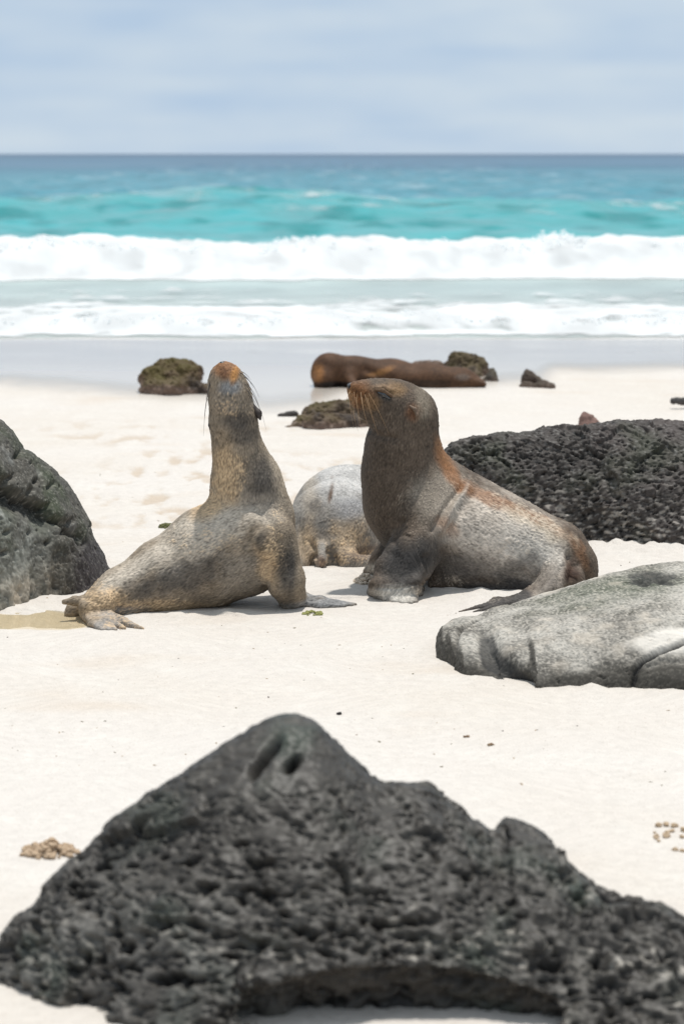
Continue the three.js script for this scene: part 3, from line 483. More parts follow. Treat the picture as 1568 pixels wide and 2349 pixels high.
// a thin tapered hair from a to c, drooping through b
function hair(a, b, c, r) { return new THREE.TubeGeometry(new THREE.QuadraticBezierCurve3(new THREE.Vector3(...a), new THREE.Vector3(...b), new THREE.Vector3(...c)), 14, r, 5); }
function taper(geo, n, radial) { const p = geo.attributes.position, c = new THREE.Vector3(); for (let i = 0; i <= n; i++) { c.set(0, 0, 0); for (let j = 0; j < radial; j++) c.add(new THREE.Vector3().fromBufferAttribute(p, i * (radial + 1) + j)); c.multiplyScalar(1 / radial); const s = 1 - 0.85 * i / n; for (let j = 0; j <= radial; j++) { const k = i * (radial + 1) + j; p.setXYZ(k, c.x + (p.getX(k) - c.x) * s, c.y + (p.getY(k) - c.y) * s, c.z + (p.getZ(k) - c.z) * s); } } geo.computeVertexNormals(); return geo; }
const noseMat = new THREE.MeshPhysicalMaterial({ color: new THREE.Color().setRGB(0.018, 0.018, 0.02), roughness: 0.3 });
const eyeMat = new THREE.MeshPhysicalMaterial({ color: new THREE.Color().setRGB(0.012, 0.012, 0.014), roughness: 0.12, clearcoat: 1, clearcoatRoughness: 0.05 });
const blackHair = new THREE.MeshStandardMaterial({ color: new THREE.Color().setRGB(0.03, 0.025, 0.022), roughness: 0.5 }), tanHair = new THREE.MeshStandardMaterial({ color: new THREE.Color().setRGB(0.3, 0.18, 0.085), roughness: 0.5 });
const earMat = plainMat(0.7);
function pieceOf(chains, cell, paint) { const b = new Body(); for (const [pts, k] of chains) b.chain(pts, k); const g = b.build(cell); return dress(g, null, paint); }

{ // left animal: back to the camera, nose to the sky
  const B = new Body();
  B.chain([[205, 1386, 27, 7.82], [280, 1360, 54, 7.88], [380, 1322, 84, 7.95], [480, 1284, 106, 8.0], [562, 1250, 110, 8.03], [586, 1190, 84, 8.03], [566, 1110, 77, 8.02], [546, 1034, 54, 8.0], [535, 967, 49, 7.98], [526, 905, 43, 7.96], [518, 868, 30, 7.95], [514, 846, 13, 7.94]], 0.04);
  B.chain([[540, 1215, 66, 7.98], [470, 1240, 66, 7.95]], 0.08);
  B.chain([[598, 1235, 46, 7.93], [634, 1330, 19, 7.9], [656, 1380, 12, 7.95]], 0.05);                                   // near foreflipper, arm
  B.chain([[615, 1235, 44, 7.92], [650, 1340, 22, 7.9], [664, 1380, 14, 7.95]], 0.04);
  B.chain([[632, 1230, 38, 7.93], [664, 1335, 20, 7.91], [676, 1374, 14, 7.95]], 0.04);
  B.chain([[646, 1230, 24, 7.94], [674, 1325, 15, 7.92], [682, 1362, 10, 7.95], [688, 1380, 10, 'g']], 0.04);
  B.chain([[680, 1352, 8, 7.95], [696, 1372, 9, 'g'], [735, 1380, 9, 'g'], [816, 1387, 3, 'g']], 0.025);
  B.chain([[660, 1380, 12, 'g'], [735, 1386, 10, 'g'], [806, 1389, 3, 'g']], 0.025);
  B.chain([[650, 1386, 10, 'g'], [730, 1391, 7, 'g'], [790, 1391, 3, 'g']], 0.025);
  B.chain([[630, 1240, 40, 8.15], [662, 1340, 22, 8.2], [672, 1372, 10, 8.2], [720, 1370, 4, 8.22]], 0.04);               // far foreflipper
  B.chain([[235, 1385, 30, 7.78], [208, 1398, 22, 7.76], [210, 1412, 16, 7.75]], 0.03);                                    // near hind flipper
  for (const [x, y, x2, y2, x3, y3] of [[196, 1412, 212, 1432, 234, 1446], [202, 1412, 226, 1432, 250, 1446], [210, 1412, 240, 1431, 266, 1446], [218, 1412, 254, 1430, 284, 1442], [226, 1412, 268, 1428, 300, 1436], [232, 1412, 282, 1430, 326, 1443]]) B.chain([[x, y, 12, 'g'], [x2, y2, 9, 'g'], [x3, y3, 4, 'g']], 0.018);
  B.chain([[205, 1376, 14, 7.8], [172, 1378, 9, 7.78], [148, 1381, 6, 7.77]], 0.014);                                      // tail
  B.chain([[200, 1392, 20, 7.86], [170, 1400, 17, 7.86], [158, 1408, 10, 7.85]], 0.015);                                    // far hind flipper
  target = B;
  const lean = (x, y) => y > 0.36 ? 1.45 : 0.45;
  const sandy = [spot(530, 1080, 7.9, 45, 75, 0, 0.5, 0.5), spot(480, 1150, 7.9, 50, 35, 0, 0.55), spot(620, 1280, 7.85, 40, 60, 0, 0.42), spot(330, 1392, 7.8, 130, 28, 0, 0.55), spot(530, 930, 7.9, 50, 45, 0, 0.32), spot(240, 1370, 7.75, 60, 30, 0, 0.55), spot(460, 1240, 7.85, 120, 50, 0, 0.3), spot(640, 1200, 7.9, 40, 50, 0, 0.3)];
  const amount = (x, y) => { let a = 0.1; for (const s of sandy) a = Math.max(a, inSpot(s, x, y, 0)); return a; };
  const folds = [[lineAt([[600, 1175], [630, 1210], [640, 1240]], 7.88), -0.01, 0.02, 1], [lineAt([[580, 1195], [590, 1240], [610, 1265]], 7.86), 0.012, 0.02, 1], [lineAt([[628, 1300], [618, 1330], [606, 1350]], 7.86), -0.012, 0.012, 1], [lineAt([[600, 1205], [575, 1225], [560, 1250]], 7.86), -0.007, 0.012, 1],
    [lineAt([[345, 1300], [320, 1330], [290, 1345]], 7.85), -0.006, 0.015, 1], [lineAt([[190, 1370], [215, 1378], [225, 1385]], 7.75), -0.006, 0.006, 1], [lineAt([[265, 1415], [270, 1380]], 7.75), -0.005, 0.008, 1], [lineAt([[500, 1150], [560, 1160], [620, 1150]], 7.9), -0.006, 0.02, 1]];
  const spots = [
    spot(460, 1225, 7.85, 140, 70, FUR.pale, 0.9, 0.6, 0.5), spot(300, 1310, 7.85, 110, 26, FUR.pale, 0.85, 0.4, 0.5), spot(420, 1322, 7.85, 165, 40, FUR.slate, 0.72, 0.9, 0.3), spot(560, 1320, 7.85, 70, 60, FUR.grey, 0.7, 0.5), spot(350, 1395, 7.8, 170, 24, FUR.tan, 0.75, 0.5), spot(240, 1385, 7.78, 55, 30, FUR.tan, 0.7, 0.5),
    spot(515, 1090, 7.9, 40, 85, FUR.tan, 0.85, 0.5), spot(600, 1110, 7.9, 42, 75, FUR.slate, 0.8, 0.5), spot(640, 1080, 7.95, 22, 80, FUR.sand, 0.35, 0.4, 0.25), spot(470, 1160, 7.9, 55, 30, FUR.tan, 0.8, 0.5), spot(600, 1160, 7.9, 60, 28, FUR.grey, 0.7, 0.5), spot(575, 1185, 7.9, 90, 22, FUR.pale, 0.5, 0.5), spot(620, 1290, 7.85, 40, 60, FUR.tan, 0.75, 0.5), spot(570, 1385, 7.85, 60, 22, [0.13, 0.09, 0.065], 0.85, 0.4), spot(600, 1240, 7.85, 16, 26, FUR.dark, 0.7, 0.5),
    spot(530, 925, 7.9, 50, 30, FUR.grey, 0.7, 0.5), spot(545, 965, 7.9, 46, 20, FUR.dark, 0.75, 0.5), spot(560, 1000, 7.9, 42, 30, FUR.slate, 0.7, 0.5), spot(525, 890, 7.9, 32, 22, [0.2, 0.21, 0.22], 0.8, 0.3), spot(516, 850, 7.94, 34, 29, FUR.rust, 0.75, 0.6), spot(538, 860, 7.94, 10, 24, [0.42, 0.2, 0.06], 0.7, 0.4, -0.3), spot(513, 858, 7.94, 13, 18, [0.1, 0.05, 0.03], 0.6, 0.4),
    spot(655, 1310, 7.9, 32, 75, FUR.dark, 0.85, 0.45), spot(740, 1386, 7.9, 95, 14, [0.24, 0.24, 0.24], 0.95, 0.3), spot(260, 1435, 7.7, 75, 18, [0.26, 0.255, 0.25], 0.8, 0.4), spot(668, 1310, 8.0, 10, 90, FUR.dark, 0.5, 0.3)];
  const g = B.build(0.0033); dress(g, furShift(lean, amount, folds), furCoat([0.215, 0.172, 0.126], spots, lean, amount, FUR.tan));
  const lion = add(new THREE.Group(), 'sea_lion', 'sandy grey sea lion seen from behind, pointing its nose straight up, left', 'sea lion');
  const root = at(480, 1400, 7.95); lion.position.set(root[0], 0, root[2]); const put = (geo) => geo.translate(-root[0], 0, -root[2]);
  part(put(g), furMat, 'body', lion);
  part(put(pieceOf([[[[508, 834, 4.5, 7.935], [517, 833, 4.5, 7.94]], 0.01], [[[511, 837, 4.5, 7.935], [514, 840, 4, 7.935]], 0.01]], 0.002, (o) => coat([0.02, 0.02, 0.022], o))), noseMat, 'nose', lion);
  const earPaint = (o, x, y, z) => { coat([0.035, 0.026, 0.022], o); const k = 1 + 0.4 * noise(x * 200, y * 200, z * 200); o[0] *= k; o[1] *= k; o[2] *= k; };
  part(put(pieceOf([[[[578, 930, 6, 7.97], [592, 948, 7.5, 7.96], [597, 962, 2.5, 7.955]], 0.01]], 0.002, earPaint)), earMat, 'ear', lion);
  part(put(pieceOf([[[[490, 960, 5, 7.97], [484, 975, 5, 7.96], [484, 986, 2, 7.955]], 0.01]], 0.002, earPaint)), earMat, 'ear', lion);
  const wh = [[548, 862, 585, 890, 597, 945], [546, 856, 580, 870, 594, 912], [550, 870, 580, 905, 594, 960], [551, 874, 575, 905, 592, 935], [545, 852, 570, 862, 580, 890], [543, 848, 565, 854, 575, 872], [548, 866, 592, 905, 610, 985], [550, 878, 568, 900, 580, 925], [490, 862, 478, 880, 472, 918], [488, 866, 474, 900, 469, 955], [492, 856, 482, 866, 476, 890], [489, 872, 480, 900, 477, 930], [487, 870, 470, 910, 467, 1000], [493, 850, 486, 856, 480, 870]];
  for (const [a, b, c, d, e, f] of wh) part(put(taper(hair(at(a, b, 7.94), at(c, d, 7.92 + range(-0.03, 0.03)), at(e, f, 7.92 + range(-0.05, 0.05)), 0.0016), 14, 5)), blackHair, 'whisker', lion);
}
{ // right animal: side view, facing left
  const B = new Body();
  B.chain([[1322, 1300, 42, 8.32], [1262, 1280, 84, 8.35], [1170, 1256, 104, 8.38], [1080, 1228, 122, 8.4], [1008, 1196, 126, 8.42], [952, 1146, 114, 8.42], [924, 1080, 88, 8.4], [924, 1015, 76, 8.38], [932, 955, 66, 8.36]], 0.05);
  B.chain([[930, 953, 67, 8.36], [902, 924, 49, 8.35], [868, 912, 37, 8.34], [838, 905, 28, 8.33], [813, 894, 16, 8.32]], 0.035);
  B.chain([[880, 945, 38, 8.35], [842, 934, 22, 8.34], [818, 918, 13, 8.33]], 0.03);
  B.chain([[1330, 1290, 34, 8.3], [1345, 1325, 22, 8.3]], 0.04);
  B.chain([[975, 1205, 60, 8.27], [945, 1270, 40, 8.18], [915, 1335, 20, 8.1]], 0.06);                                     // near foreflipper
  for (const [x, y, x2, y2, x3, y3] of [[925, 1240, 880, 1300, 860, 1346], [938, 1245, 895, 1305, 874, 1350], [950, 1250, 912, 1308, 890, 1352], [962, 1255, 928, 1310, 908, 1352], [974, 1258, 944, 1310, 926, 1350], [984, 1258, 958, 1310, 944, 1346], [990, 1255, 968, 1305, 960, 1338]]) B.chain([[x, y, 26, 8.24], [x2, y2, 16, 8.15], [x3, y3, 12, 8.09]], 0.035);
  for (const [x, y, x2, y2, x3, y3] of [[860, 1342, 856, 1362, 866, 1373], [872, 1346, 872, 1366, 884, 1378], [886, 1348, 890, 1370, 902, 1381], [902, 1350, 908, 1372, 922, 1384], [920, 1350, 926, 1370, 942, 1385], [936, 1348, 942, 1366, 954, 1382], [952, 1340, 956, 1356, 964, 1366]]) B.chain([[x, y, 11, 8.08], [x2, y2, 10, 'g'], [x3, y3, 4, 'g']], 0.03);
  B.chain([[925, 1225, 40, 8.55], [880, 1280, 22, 8.58], [842, 1312, 11, 8.6]], 0.04);                                       // far foreflipper
  B.chain([[940, 1235, 30, 8.6], [890, 1300, 16, 8.58], [862, 1318, 8, 8.6]], 0.04);
  B.chain([[1285, 1318, 38, 8.22], [1215, 1368, 14, 8.1], [1140, 1388, 10, 'g'], [1052, 1405, 3, 'g']], 0.04);                 // near hind flipper
  B.chain([[1270, 1338, 20, 8.14], [1190, 1384, 10, 'g'], [1085, 1406, 4, 'g']], 0.03);
  B.chain([[1270, 1345, 20, 8.08], [1200, 1392, 10, 'g'], [1120, 1408, 4, 'g']], 0.03);
  B.chain([[1320, 1325, 20, 8.22], [1330, 1350, 16, 8.2]], 0.015);
  B.chain([[1255, 1345, 20, 8.25], [1120, 1342, 22, 8.28], [1000, 1336, 16, 8.28]], 0.06);
  target = B;
  const lean = (x, y) => y > 0.42 ? 1.5 : lerp(-0.45, 1.2, smooth(0.4, 0.22, x));
  const sandy = [spot(1180, 1210, 8.2, 140, 70, 0, 0.34, 0.4, -0.5), spot(1230, 1190, 8.2, 120, 16, 0, 0.5, 0.8, -0.55), spot(1040, 1120, 8.25, 70, 40, 0, 0.28), spot(960, 1150, 8.25, 100, 130, 0, 0.2), spot(1010, 1335, 8.2, 240, 22, 0, 0.26)];
  const amount = (x, y) => { let a = 0.12; for (const s of sandy) a = Math.max(a, inSpot(s, x, y, 0)); return a; };
  const folds = [[lineAt([[1072, 1118], [1040, 1160], [1008, 1220]], 8.22), 0.01, 0.011, 1], [lineAt([[1056, 1120], [1022, 1165], [992, 1215]], 8.22), -0.012, 0.012, 1], [lineAt([[1090, 1130], [1062, 1165], [1020, 1235]], 8.22), -0.007, 0.012, 1], [lineAt([[925, 1195], [905, 1215], [902, 1245]], 8.2), -0.01, 0.01, 1], [lineAt([[905, 1228], [925, 1225], [940, 1232]], 8.2), -0.005, 0.006, 1],
    [lineAt([[975, 1280], [985, 1310], [972, 1345]], 8.15), -0.014, 0.014, 1], [lineAt([[846, 985], [870, 1000], [905, 1005]], 8.3), -0.007, 0.01, 1], [lineAt([[848, 975], [868, 985]], 8.3), 0.007, 0.012, 1], [lineAt([[1305, 1275], [1318, 1300], [1312, 1325]], 8.2), -0.02, 0.016, 1], [lineAt([[1290, 1300], [1280, 1335]], 8.15), -0.008, 0.01, 1],
    [lineAt([[868, 899], [880, 906], [892, 914]], 8.26), -0.006, 0.006, 1], [lineAt([[862, 890], [880, 888], [900, 896]], 8.26), 0.005, 0.008, 1], [lineAt([[806, 918], [830, 928], [856, 942], [868, 950]], 8.28), -0.003, 0.004, 1], [lineAt([[1240, 1350], [1215, 1335], [1200, 1310]], 8.2), -0.006, 0.012, 1], [lineAt([[1150, 1270], [1165, 1250]], 8.2), -0.005, 0.01, 1], [lineAt([[865, 1348], [910, 1352], [960, 1338]], 8.1), -0.004, 0.006, 1]];
  const pale = [0.56, 0.49, 0.415];
  const spots = [
    spot(1150, 1230, 8.2, 170, 95, pale, 0.95, 0.4, -0.45), spot(1225, 1250, 8.2, 85, 50, [0.5, 0.46, 0.405], 0.85, 0.4, -0.4), spot(1000, 1130, 8.25, 75, 55, [0.24, 0.205, 0.165], 0.8, 0.5, 0.7), spot(1180, 1300, 8.2, 60, 22, FUR.slate, 0.6, 0.6, 0.5), spot(1050, 1300, 8.2, 110, 40, [0.1, 0.092, 0.085], 0.75, 0.5), spot(980, 1270, 8.2, 45, 45, FUR.dark, 0.85, 0.5),
    spot(1030, 1080, 8.3, 17, 62, FUR.rust, 0.68, 0.5, 0.62), spot(1125, 1145, 8.3, 95, 16, FUR.rust, 0.66, 0.9, -0.42), spot(1240, 1198, 8.3, 95, 13, FUR.rust, 0.75, 0.9, -0.52), spot(1325, 1265, 8.2, 16, 62, [0.17, 0.085, 0.04], 0.75, 0.5, 0.5), spot(1312, 1300, 8.2, 20, 26, [0.07, 0.04, 0.026], 0.85, 0.5, 0.3), spot(1015, 1035, 8.35, 14, 50, [0.2, 0.1, 0.045], 0.8, 0.4, 0.4), spot(1030, 1210, 8.2, 20, 36, [0.25, 0.14, 0.08], 0.55, 0.5, 0.9),
    spot(1210, 1195, 8.2, 95, 15, FUR.sand, 0.55, 1.1, -0.5), spot(1270, 1225, 8.2, 50, 28, FUR.sand, 0.5, 1.1, -0.5), spot(1046, 1166, 8.2, 8, 66, [0.4, 0.36, 0.31], 0.7, 0.2, -0.52),
    spot(822, 905, 8.3, 40, 38, [0.17, 0.075, 0.03], 0.95, 0.3), spot(850, 925, 8.3, 26, 22, [0.2, 0.12, 0.06], 0.7, 0.4), spot(900, 895, 8.3, 38, 18, [0.2, 0.12, 0.055], 0.7, 0.5), spot(882, 908, 8.28, 20, 13, FUR.dark, 0.85, 0.3, -0.5), spot(948, 945, 8.3, 22, 26, [0.17, 0.08, 0.04], 0.8, 0.4), spot(870, 890, 8.3, 40, 8, [0.2, 0.13, 0.08], 0.6, 0.3), spot(800, 905, 8.3, 10, 20, [0.24, 0.12, 0.05], 0.7, 0.3), spot(970, 930, 8.3, 22, 50, [0.2, 0.17, 0.13], 0.6, 0.4),
    spot(922, 1295, 8.15, 66, 62, [0.045, 0.042, 0.04], 0.97, 0.35), spot(906, 1366, 8.05, 68, 25, [0.46, 0.435, 0.39], 0.95, 0.25), spot(1310, 1318, 8.2, 28, 20, [0.06, 0.035, 0.025], 0.9, 0.3), spot(1150, 1390, 8.0, 110, 22, FUR.slate, 0.9, 0.3), spot(1255, 1336, 8.1, 46, 28, [0.16, 0.14, 0.12], 0.8, 0.4), spot(1200, 1372, 8.05, 60, 16, FUR.slate, 0.9, 0.3, -0.35)];
  const g = B.build(0.0033); dress(g, furShift(lean, amount, folds), furCoat([0.092, 0.069, 0.051], spots, lean, amount, [0.42, 0.355, 0.28]));
  const lion = add(new THREE.Group(), 'sea_lion', 'dark grey sea lion with rusty back sitting up in profile facing left', 'sea lion');
  const root = at(1050, 1350, 8.35); lion.position.set(root[0], 0, root[2]); const put = (geo) => geo.translate(-root[0], 0, -root[2]);
  part(put(g), furMat, 'body', lion);
  part(put(pieceOf([[[[801, 883, 4.6, 8.318], [807, 881, 4, 8.32]], 0.01], [[[800.5, 886, 4, 8.305], [801, 891, 3, 8.308]], 0.01], [[[800.5, 886, 4, 8.332], [801, 891, 3, 8.335]], 0.01]], 0.002, (o) => coat([0.02, 0.02, 0.022], o))), noseMat, 'nose', lion);
  const deep = -B.hit(880, 905)[2];
  part(put(pieceOf([[[[868, 900, 3.5, deep + 0.004], [879, 905, 6.5, deep + 0.004], [893, 914, 3.5, deep + 0.004]], 0.006]], 0.0015, (o) => coat([0.012, 0.012, 0.014], o))), eyeMat, 'eye', lion);
  const lid = (o, x, y, z) => { coat([0.12, 0.075, 0.045], o); const k = 1 + 0.5 * noise(x * 200, y * 200, z * 200); o[0] *= k; o[1] *= k; o[2] *= k; };
  part(put(pieceOf([[[[862, 894, 3, deep + 0.002], [878, 896, 4.5, deep - 0.001], [897, 908, 3.5, deep + 0.001]], 0.006]], 0.0015, lid)), furMat, 'eyelid', lion);
  part(put(pieceOf([[[[940, 932, 3, 8.262], [951, 939, 4.4, 8.248], [956, 952, 3.6, 8.243], [954, 963, 1.8, 8.246]], 0.006]], 0.0018, (o, x, y, z) => { coat([0.13, 0.085, 0.055], o); const k = 1 + 0.4 * noise(x * 200, y * 200, z * 200); o[0] *= k; o[1] *= k; o[2] *= k; })), earMat, 'ear', lion);
  const wh = [[803, 896, 798, 925, 812, 984], [807, 902, 803, 945, 822, 991], [812, 899, 808, 940, 815, 968], [819, 905, 818, 950, 830, 986], [827, 900, 830, 940, 848, 988], [829, 911, 833, 940, 838, 962], [836, 905, 848, 945, 868, 999], [845, 902, 868, 940, 893, 999], [842, 913, 852, 950, 862, 982], [801, 900, 794, 912, 794, 936], [815, 911, 816, 930, 824, 952]];
  for (const [a, b, c, d, e, f] of wh) part(put(taper(hair(at(a, b, 8.25), at(c, d, 8.21 + range(-0.02, 0.02)), at(e, f, 8.2 + range(-0.03, 0.03)), 0.001), 14, 5)), tanHair, 'whisker', lion);
}
{ // third animal lying behind, rump towards the camera
  const B = new Body();
  B.chain([[735, 1262, 44, 8.85], [765, 1215, 98, 9.0], [800, 1198, 122, 9.3], [830, 1195, 118, 9.65], [850, 1200, 95, 10.0], [860, 1215, 70, 10.3], [862, 1220, 50, 10.55], [858, 1228, 30, 10.7]], 0.08);
  B.chain([[705, 1262, 34, 8.9], [695, 1296, 18, 8.8]], 0.05);
  B.chain([[738, 1262, 20, 8.78], [736, 1285, 14, 8.72], [733, 1303, 6, 8.72]], 0.012);
  B.chain([[775, 1262, 38, 8.85], [800, 1292, 20, 8.78], [850, 1294, 15, 8.8], [900, 1298, 6, 8.85]], 0.04);
  B.chain([[720, 1295, 22, 8.85], [780, 1300, 16, 8.8]], 0.04);
  B.chain([[880, 1240, 60, 9.8], [960, 1270, 20, 9.7]], 0.06);
  target = B;
  const lean = () => 1.2, sandy = [spot(800, 1240, 8.8, 70, 50, 0, 0.5, 0.6), spot(790, 1285, 8.8, 90, 18, 0, 0.5), spot(710, 1250, 8.8, 30, 60, 0, 0.4)], amount = (x, y) => { let a = 0.14; for (const s of sandy) a = Math.max(a, inSpot(s, x, y, 0)); return a; };
  const spots = [spot(780, 1110, 8.9, 110, 45, [0.42, 0.41, 0.395], 0.85, 0.4), spot(715, 1150, 8.9, 26, 40, [0.36, 0.31, 0.25], 0.7, 0.4), spot(725, 1160, 8.85, 24, 22, FUR.slate, 0.6, 0.5), spot(758, 1135, 8.85, 7, 20, FUR.brown, 0.9, 0.4, -0.25), spot(740, 1210, 8.85, 40, 30, FUR.slate, 0.5, 0.5), spot(800, 1230, 8.85, 60, 40, FUR.tan, 0.55, 0.6), spot(700, 1250, 8.85, 30, 60, FUR.tan, 0.6, 0.4), spot(735, 1290, 8.75, 16, 18, [0.28, 0.19, 0.14], 0.8, 0.3), spot(830, 1265, 8.9, 50, 16, FUR.brown, 0.6, 0.5), spot(800, 1165, 8.85, 40, 30, [0.3, 0.3, 0.31], 0.6, 0.4)];
  const folds = [[lineAt([[715, 1245], [720, 1275], [718, 1305]], 8.75), -0.02, 0.012, 1], [lineAt([[758, 1262], [765, 1285], [768, 1305]], 8.75), -0.018, 0.014, 1], [lineAt([[745, 1120], [760, 1115], [790, 1120]], 8.85), 0.006, 0.02, 1], [lineAt([[690, 1200], [688, 1250], [684, 1290]], 8.8), -0.01, 0.012, 1]];
  const g = B.build(0.0046); dress(g, furShift(lean, amount, folds), furCoat([0.24, 0.22, 0.195], spots, lean, amount, FUR.tan));
  const lion = add(new THREE.Group(), 'sea_lion', 'plump pale grey sea lion lying rump-first behind and between the two upright ones', 'sea lion');
  const root = at(780, 1300, 9.2); lion.position.set(root[0], 0, root[2]); part(g.translate(-root[0], 0, -root[2]), furMat, 'body', lion);
}
{ // fourth animal asleep by the water
  const B = new Body();
  B.chain([[740, 862, 24, 15.7], [755, 850, 34, 15.7], [820, 856, 33, 15.75], [900, 860, 30, 15.8], [980, 866, 24, 15.8], [1060, 872, 18, 15.75], [1105, 880, 8, 15.7]], 0.08);
  B.chain([[745, 872, 22, 15.6], [730, 880, 12, 15.6]], 0.05);
  B.chain([[800, 868, 20, 15.65], [810, 884, 8, 15.55], [850, 888, 4, 15.5]], 0.04);
  B.chain([[880, 872, 20, 15.7], [1000, 878, 14, 15.7], [1060, 882, 8, 15.7]], 0.16);
  B.chain([[1060, 874, 14, 15.7], [1110, 882, 6, 15.65]], 0.03);
  target = B;
  const lean = () => 0, amount = () => 0.02, spots = [spot(728, 858, 15.6, 18, 26, [0.24, 0.11, 0.04], 0.85, 0.3), spot(760, 882, 15.6, 60, 9, [0.015, 0.012, 0.011], 0.95, 0.2), spot(868, 856, 15.6, 40, 9, [0.26, 0.125, 0.045], 0.8, 0.4, 0.35), spot(840, 872, 15.6, 40, 10, [0.03, 0.018, 0.012], 0.85, 0.3, 0.2), spot(960, 880, 15.6, 90, 12, [0.035, 0.022, 0.015], 0.8, 0.3), spot(800, 832, 15.6, 80, 10, [0.05, 0.026, 0.014], 0.6, 0.3), spot(1060, 865, 15.6, 20, 8, [0.15, 0.12, 0.1], 0.6, 0.4)];
  const g = B.build(0.008); dress(g, furShift(lean, amount, [[lineAt([[840, 848], [870, 862], [900, 880]], 15.6), -0.015, 0.03, 1]]), furCoat([0.075, 0.038, 0.02], spots, lean, amount));
  const lion = add(new THREE.Group(), 'sea_lion', 'brown sea lion asleep on its side near the water, far behind', 'sea lion');
  const root = at(900, 888, 15.7); lion.position.set(root[0], 0, root[2]); part(g.translate(-root[0], 0, -root[2]), plainMat(0.7, { specularIntensity: 0.4 }), 'body', lion);
}

// ───────────── small things on the sand ─────────────
function crumbs(spots, name, label, category, color, rough = 0.95) {   // a clump: many small lumps heaped together
  const parts = []; const c = onGround(...spots.center);
  for (let i = 0; i < spots.n; i++) { const r = range(...spots.r), g = new THREE.IcosahedronGeometry(r, 2), p = g.attributes.position, s = rnd() * 99; for (let k = 0; k < p.count; k++) { const f = 1 + 0.5 * noise(p.getX(k) / r * 1.3 + s, p.getY(k) / r * 1.3, p.getZ(k) / r * 1.3); p.setXYZ(k, p.getX(k) * f, p.getY(k) * f * 0.8, p.getZ(k) * f); } const a = rnd() * 6.3, q = Math.sqrt(rnd()), x = Math.cos(a) * q * spots.w, z = Math.sin(a) * q * spots.d; g.translate(x, r * 0.35 + (1 - q) * spots.h * rnd(), z); g.computeVertexNormals(); parts.push(g); }
  const m = mesh(mergeGeometries(parts), new THREE.MeshStandardMaterial({ color: new THREE.Color().setRGB(...color), roughness: rough })); m.position.set(c[0], sandHeight(c[0], c[2]), c[2]);
  return add(m, name, label, category);
}
crumbs({ center: [115, 1958], n: 170, r: [0.0025, 0.0085], w: 0.062, d: 0.05, h: 0.03 }, 'sand_clump', 'heap of dug-up damp sand crumbs left of the foreground boulder', 'sand clump', [0.42, 0.31, 0.21]);
crumbs({ center: [1545, 1925], n: 26, r: [0.003, 0.009], w: 0.045, d: 0.12, h: 0.004 }, 'sand_clump', 'scatter of small sand crumbs at the right edge beyond the foreground boulder', 'sand clump', [0.45, 0.34, 0.23]);
crumbs({ center: [838, 1335], n: 80, r: [0.003, 0.011], w: 0.035, d: 0.05, h: 0.035 }, 'sand_clump', 'small heap of sand pushed up under the far front flipper', 'sand clump', [0.6, 0.51, 0.41]);
crumbs({ center: [382, 1207], n: 16, r: [0.005, 0.012], w: 0.022, d: 0.04, h: 0.008 }, 'seaweed', 'tiny clump of dark green seaweed on the sand behind the left sea lion', 'seaweed', [0.1, 0.1, 0.035]);
crumbs({ center: [716, 1408], n: 40, r: [0.0025, 0.006], w: 0.035, d: 0.04, h: 0.008 }, 'seaweed', 'shred of yellow-green seaweed in front of the left front flipper', 'seaweed', [0.24, 0.24, 0.08]);
crumbs({ center: [778, 1640], n: 5, r: [0.003, 0.006], w: 0.006, d: 0.004, h: 0.004 }, 'pebble', 'single black crumb on the bare sand above the foreground boulder', 'pebble', [0.025, 0.022, 0.02]);
crumbs({ center: [1068, 1692], n: 4, r: [0.002, 0.005], w: 0.006, d: 0.01, h: 0.002 }, 'pebble', 'brown crumb farther right on the bare sand, the upper of a pair', 'pebble', [0.2, 0.13, 0.08]);
crumbs({ center: [1128, 1712], n: 5, r: [0.002, 0.005], w: 0.01, d: 0.008, h: 0.002 }, 'pebble', 'brown crumb farther right on the bare sand, the lower of a pair', 'pebble', [0.22, 0.15, 0.09]);
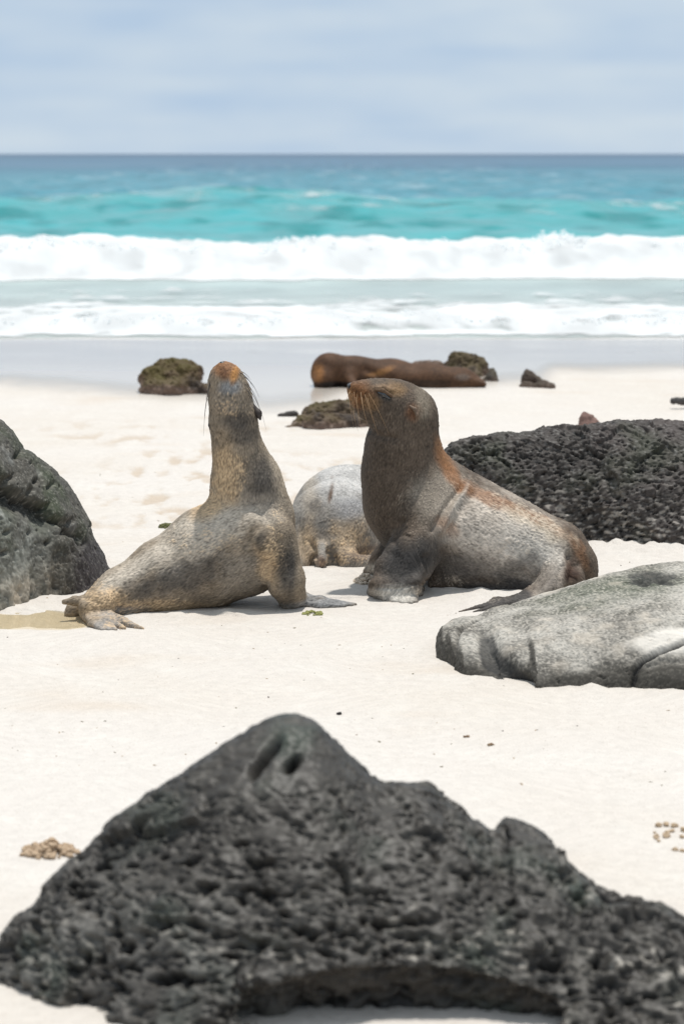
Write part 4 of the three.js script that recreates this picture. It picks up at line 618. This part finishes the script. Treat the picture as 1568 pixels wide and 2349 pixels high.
{ // countless specks of weed and shell
  const flake = new THREE.IcosahedronGeometry(1, 0), n = 260, im = new THREE.InstancedMesh(flake, new THREE.MeshStandardMaterial({ color: 0xffffff, roughness: 0.9 }), n), m = new THREE.Matrix4(), q = new THREE.Quaternion(), e = new THREE.Euler(), c = new THREE.Color();
  for (let i = 0; i < n; i++) { const d = 5.6 + 6 * rnd() ** 1.3, x = range(-0.155, 0.155) * d, s = range(0.0008, 0.003), k = rnd(); e.set(range(-0.3, 0.3), rnd() * 6.3, range(-0.3, 0.3)); m.compose(new THREE.Vector3(x, sandHeight(x, -d) + s * 0.2, -d), q.setFromEuler(e), new THREE.Vector3(s * range(1, 3.2), s * 0.5, s * range(0.7, 1.5))); im.setMatrixAt(i, m); im.setColorAt(i, k < 0.3 ? c.setRGB(0.12, 0.1, 0.05) : k < 0.8 ? c.setRGB(0.33, 0.25, 0.17) : c.setRGB(0.1, 0.08, 0.07)); }
  setting(im, 'shore_debris', 'stuff', 'specks of weed and shell on the sand');
}
{ // shallow puddle by the hind flippers
  const s = new THREE.Shape(), pts = [[-60, 1420], [0, 1402], [60, 1404], [110, 1398], [160, 1402], [215, 1410], [225, 1425], [190, 1437], [120, 1440], [60, 1436], [0, 1444], [-60, 1440]].map(([x, y]) => onGround(x, y)); const curve = new THREE.CatmullRomCurve3(pts.map((p) => new THREE.Vector3(...p)), true).getPoints(90);
  curve.forEach((p, i) => { const x = p.x + 0.012 * noise(p.x * 30, 1, p.z * 30), z = p.z + 0.02 * noise(p.x * 20, 4, p.z * 20); i ? s.lineTo(x, -z) : s.moveTo(x, -z); });
  const g = new THREE.ShapeGeometry(s); g.rotateX(-Math.PI / 2);
  const m = mesh(g, new THREE.MeshPhysicalMaterial({ color: new THREE.Color().setRGB(0.96, 0.9, 0.76), roughness: 0.03, transmission: 1, thickness: 0, ior: 1.33 })); m.position.y = -0.0035;
  setting(m, 'puddle', 'structure', 'shallow yellowish puddle by the hind flippers');
}

const renderer = new THREE.WebGLRenderer({ antialias: true });
renderer.toneMapping = THREE.LinearToneMapping; renderer.toneMappingExposure = EXPOSURE;
renderer.shadowMap.enabled = true;
document.body.appendChild(renderer.domElement);
renderer.render(scene, camera);
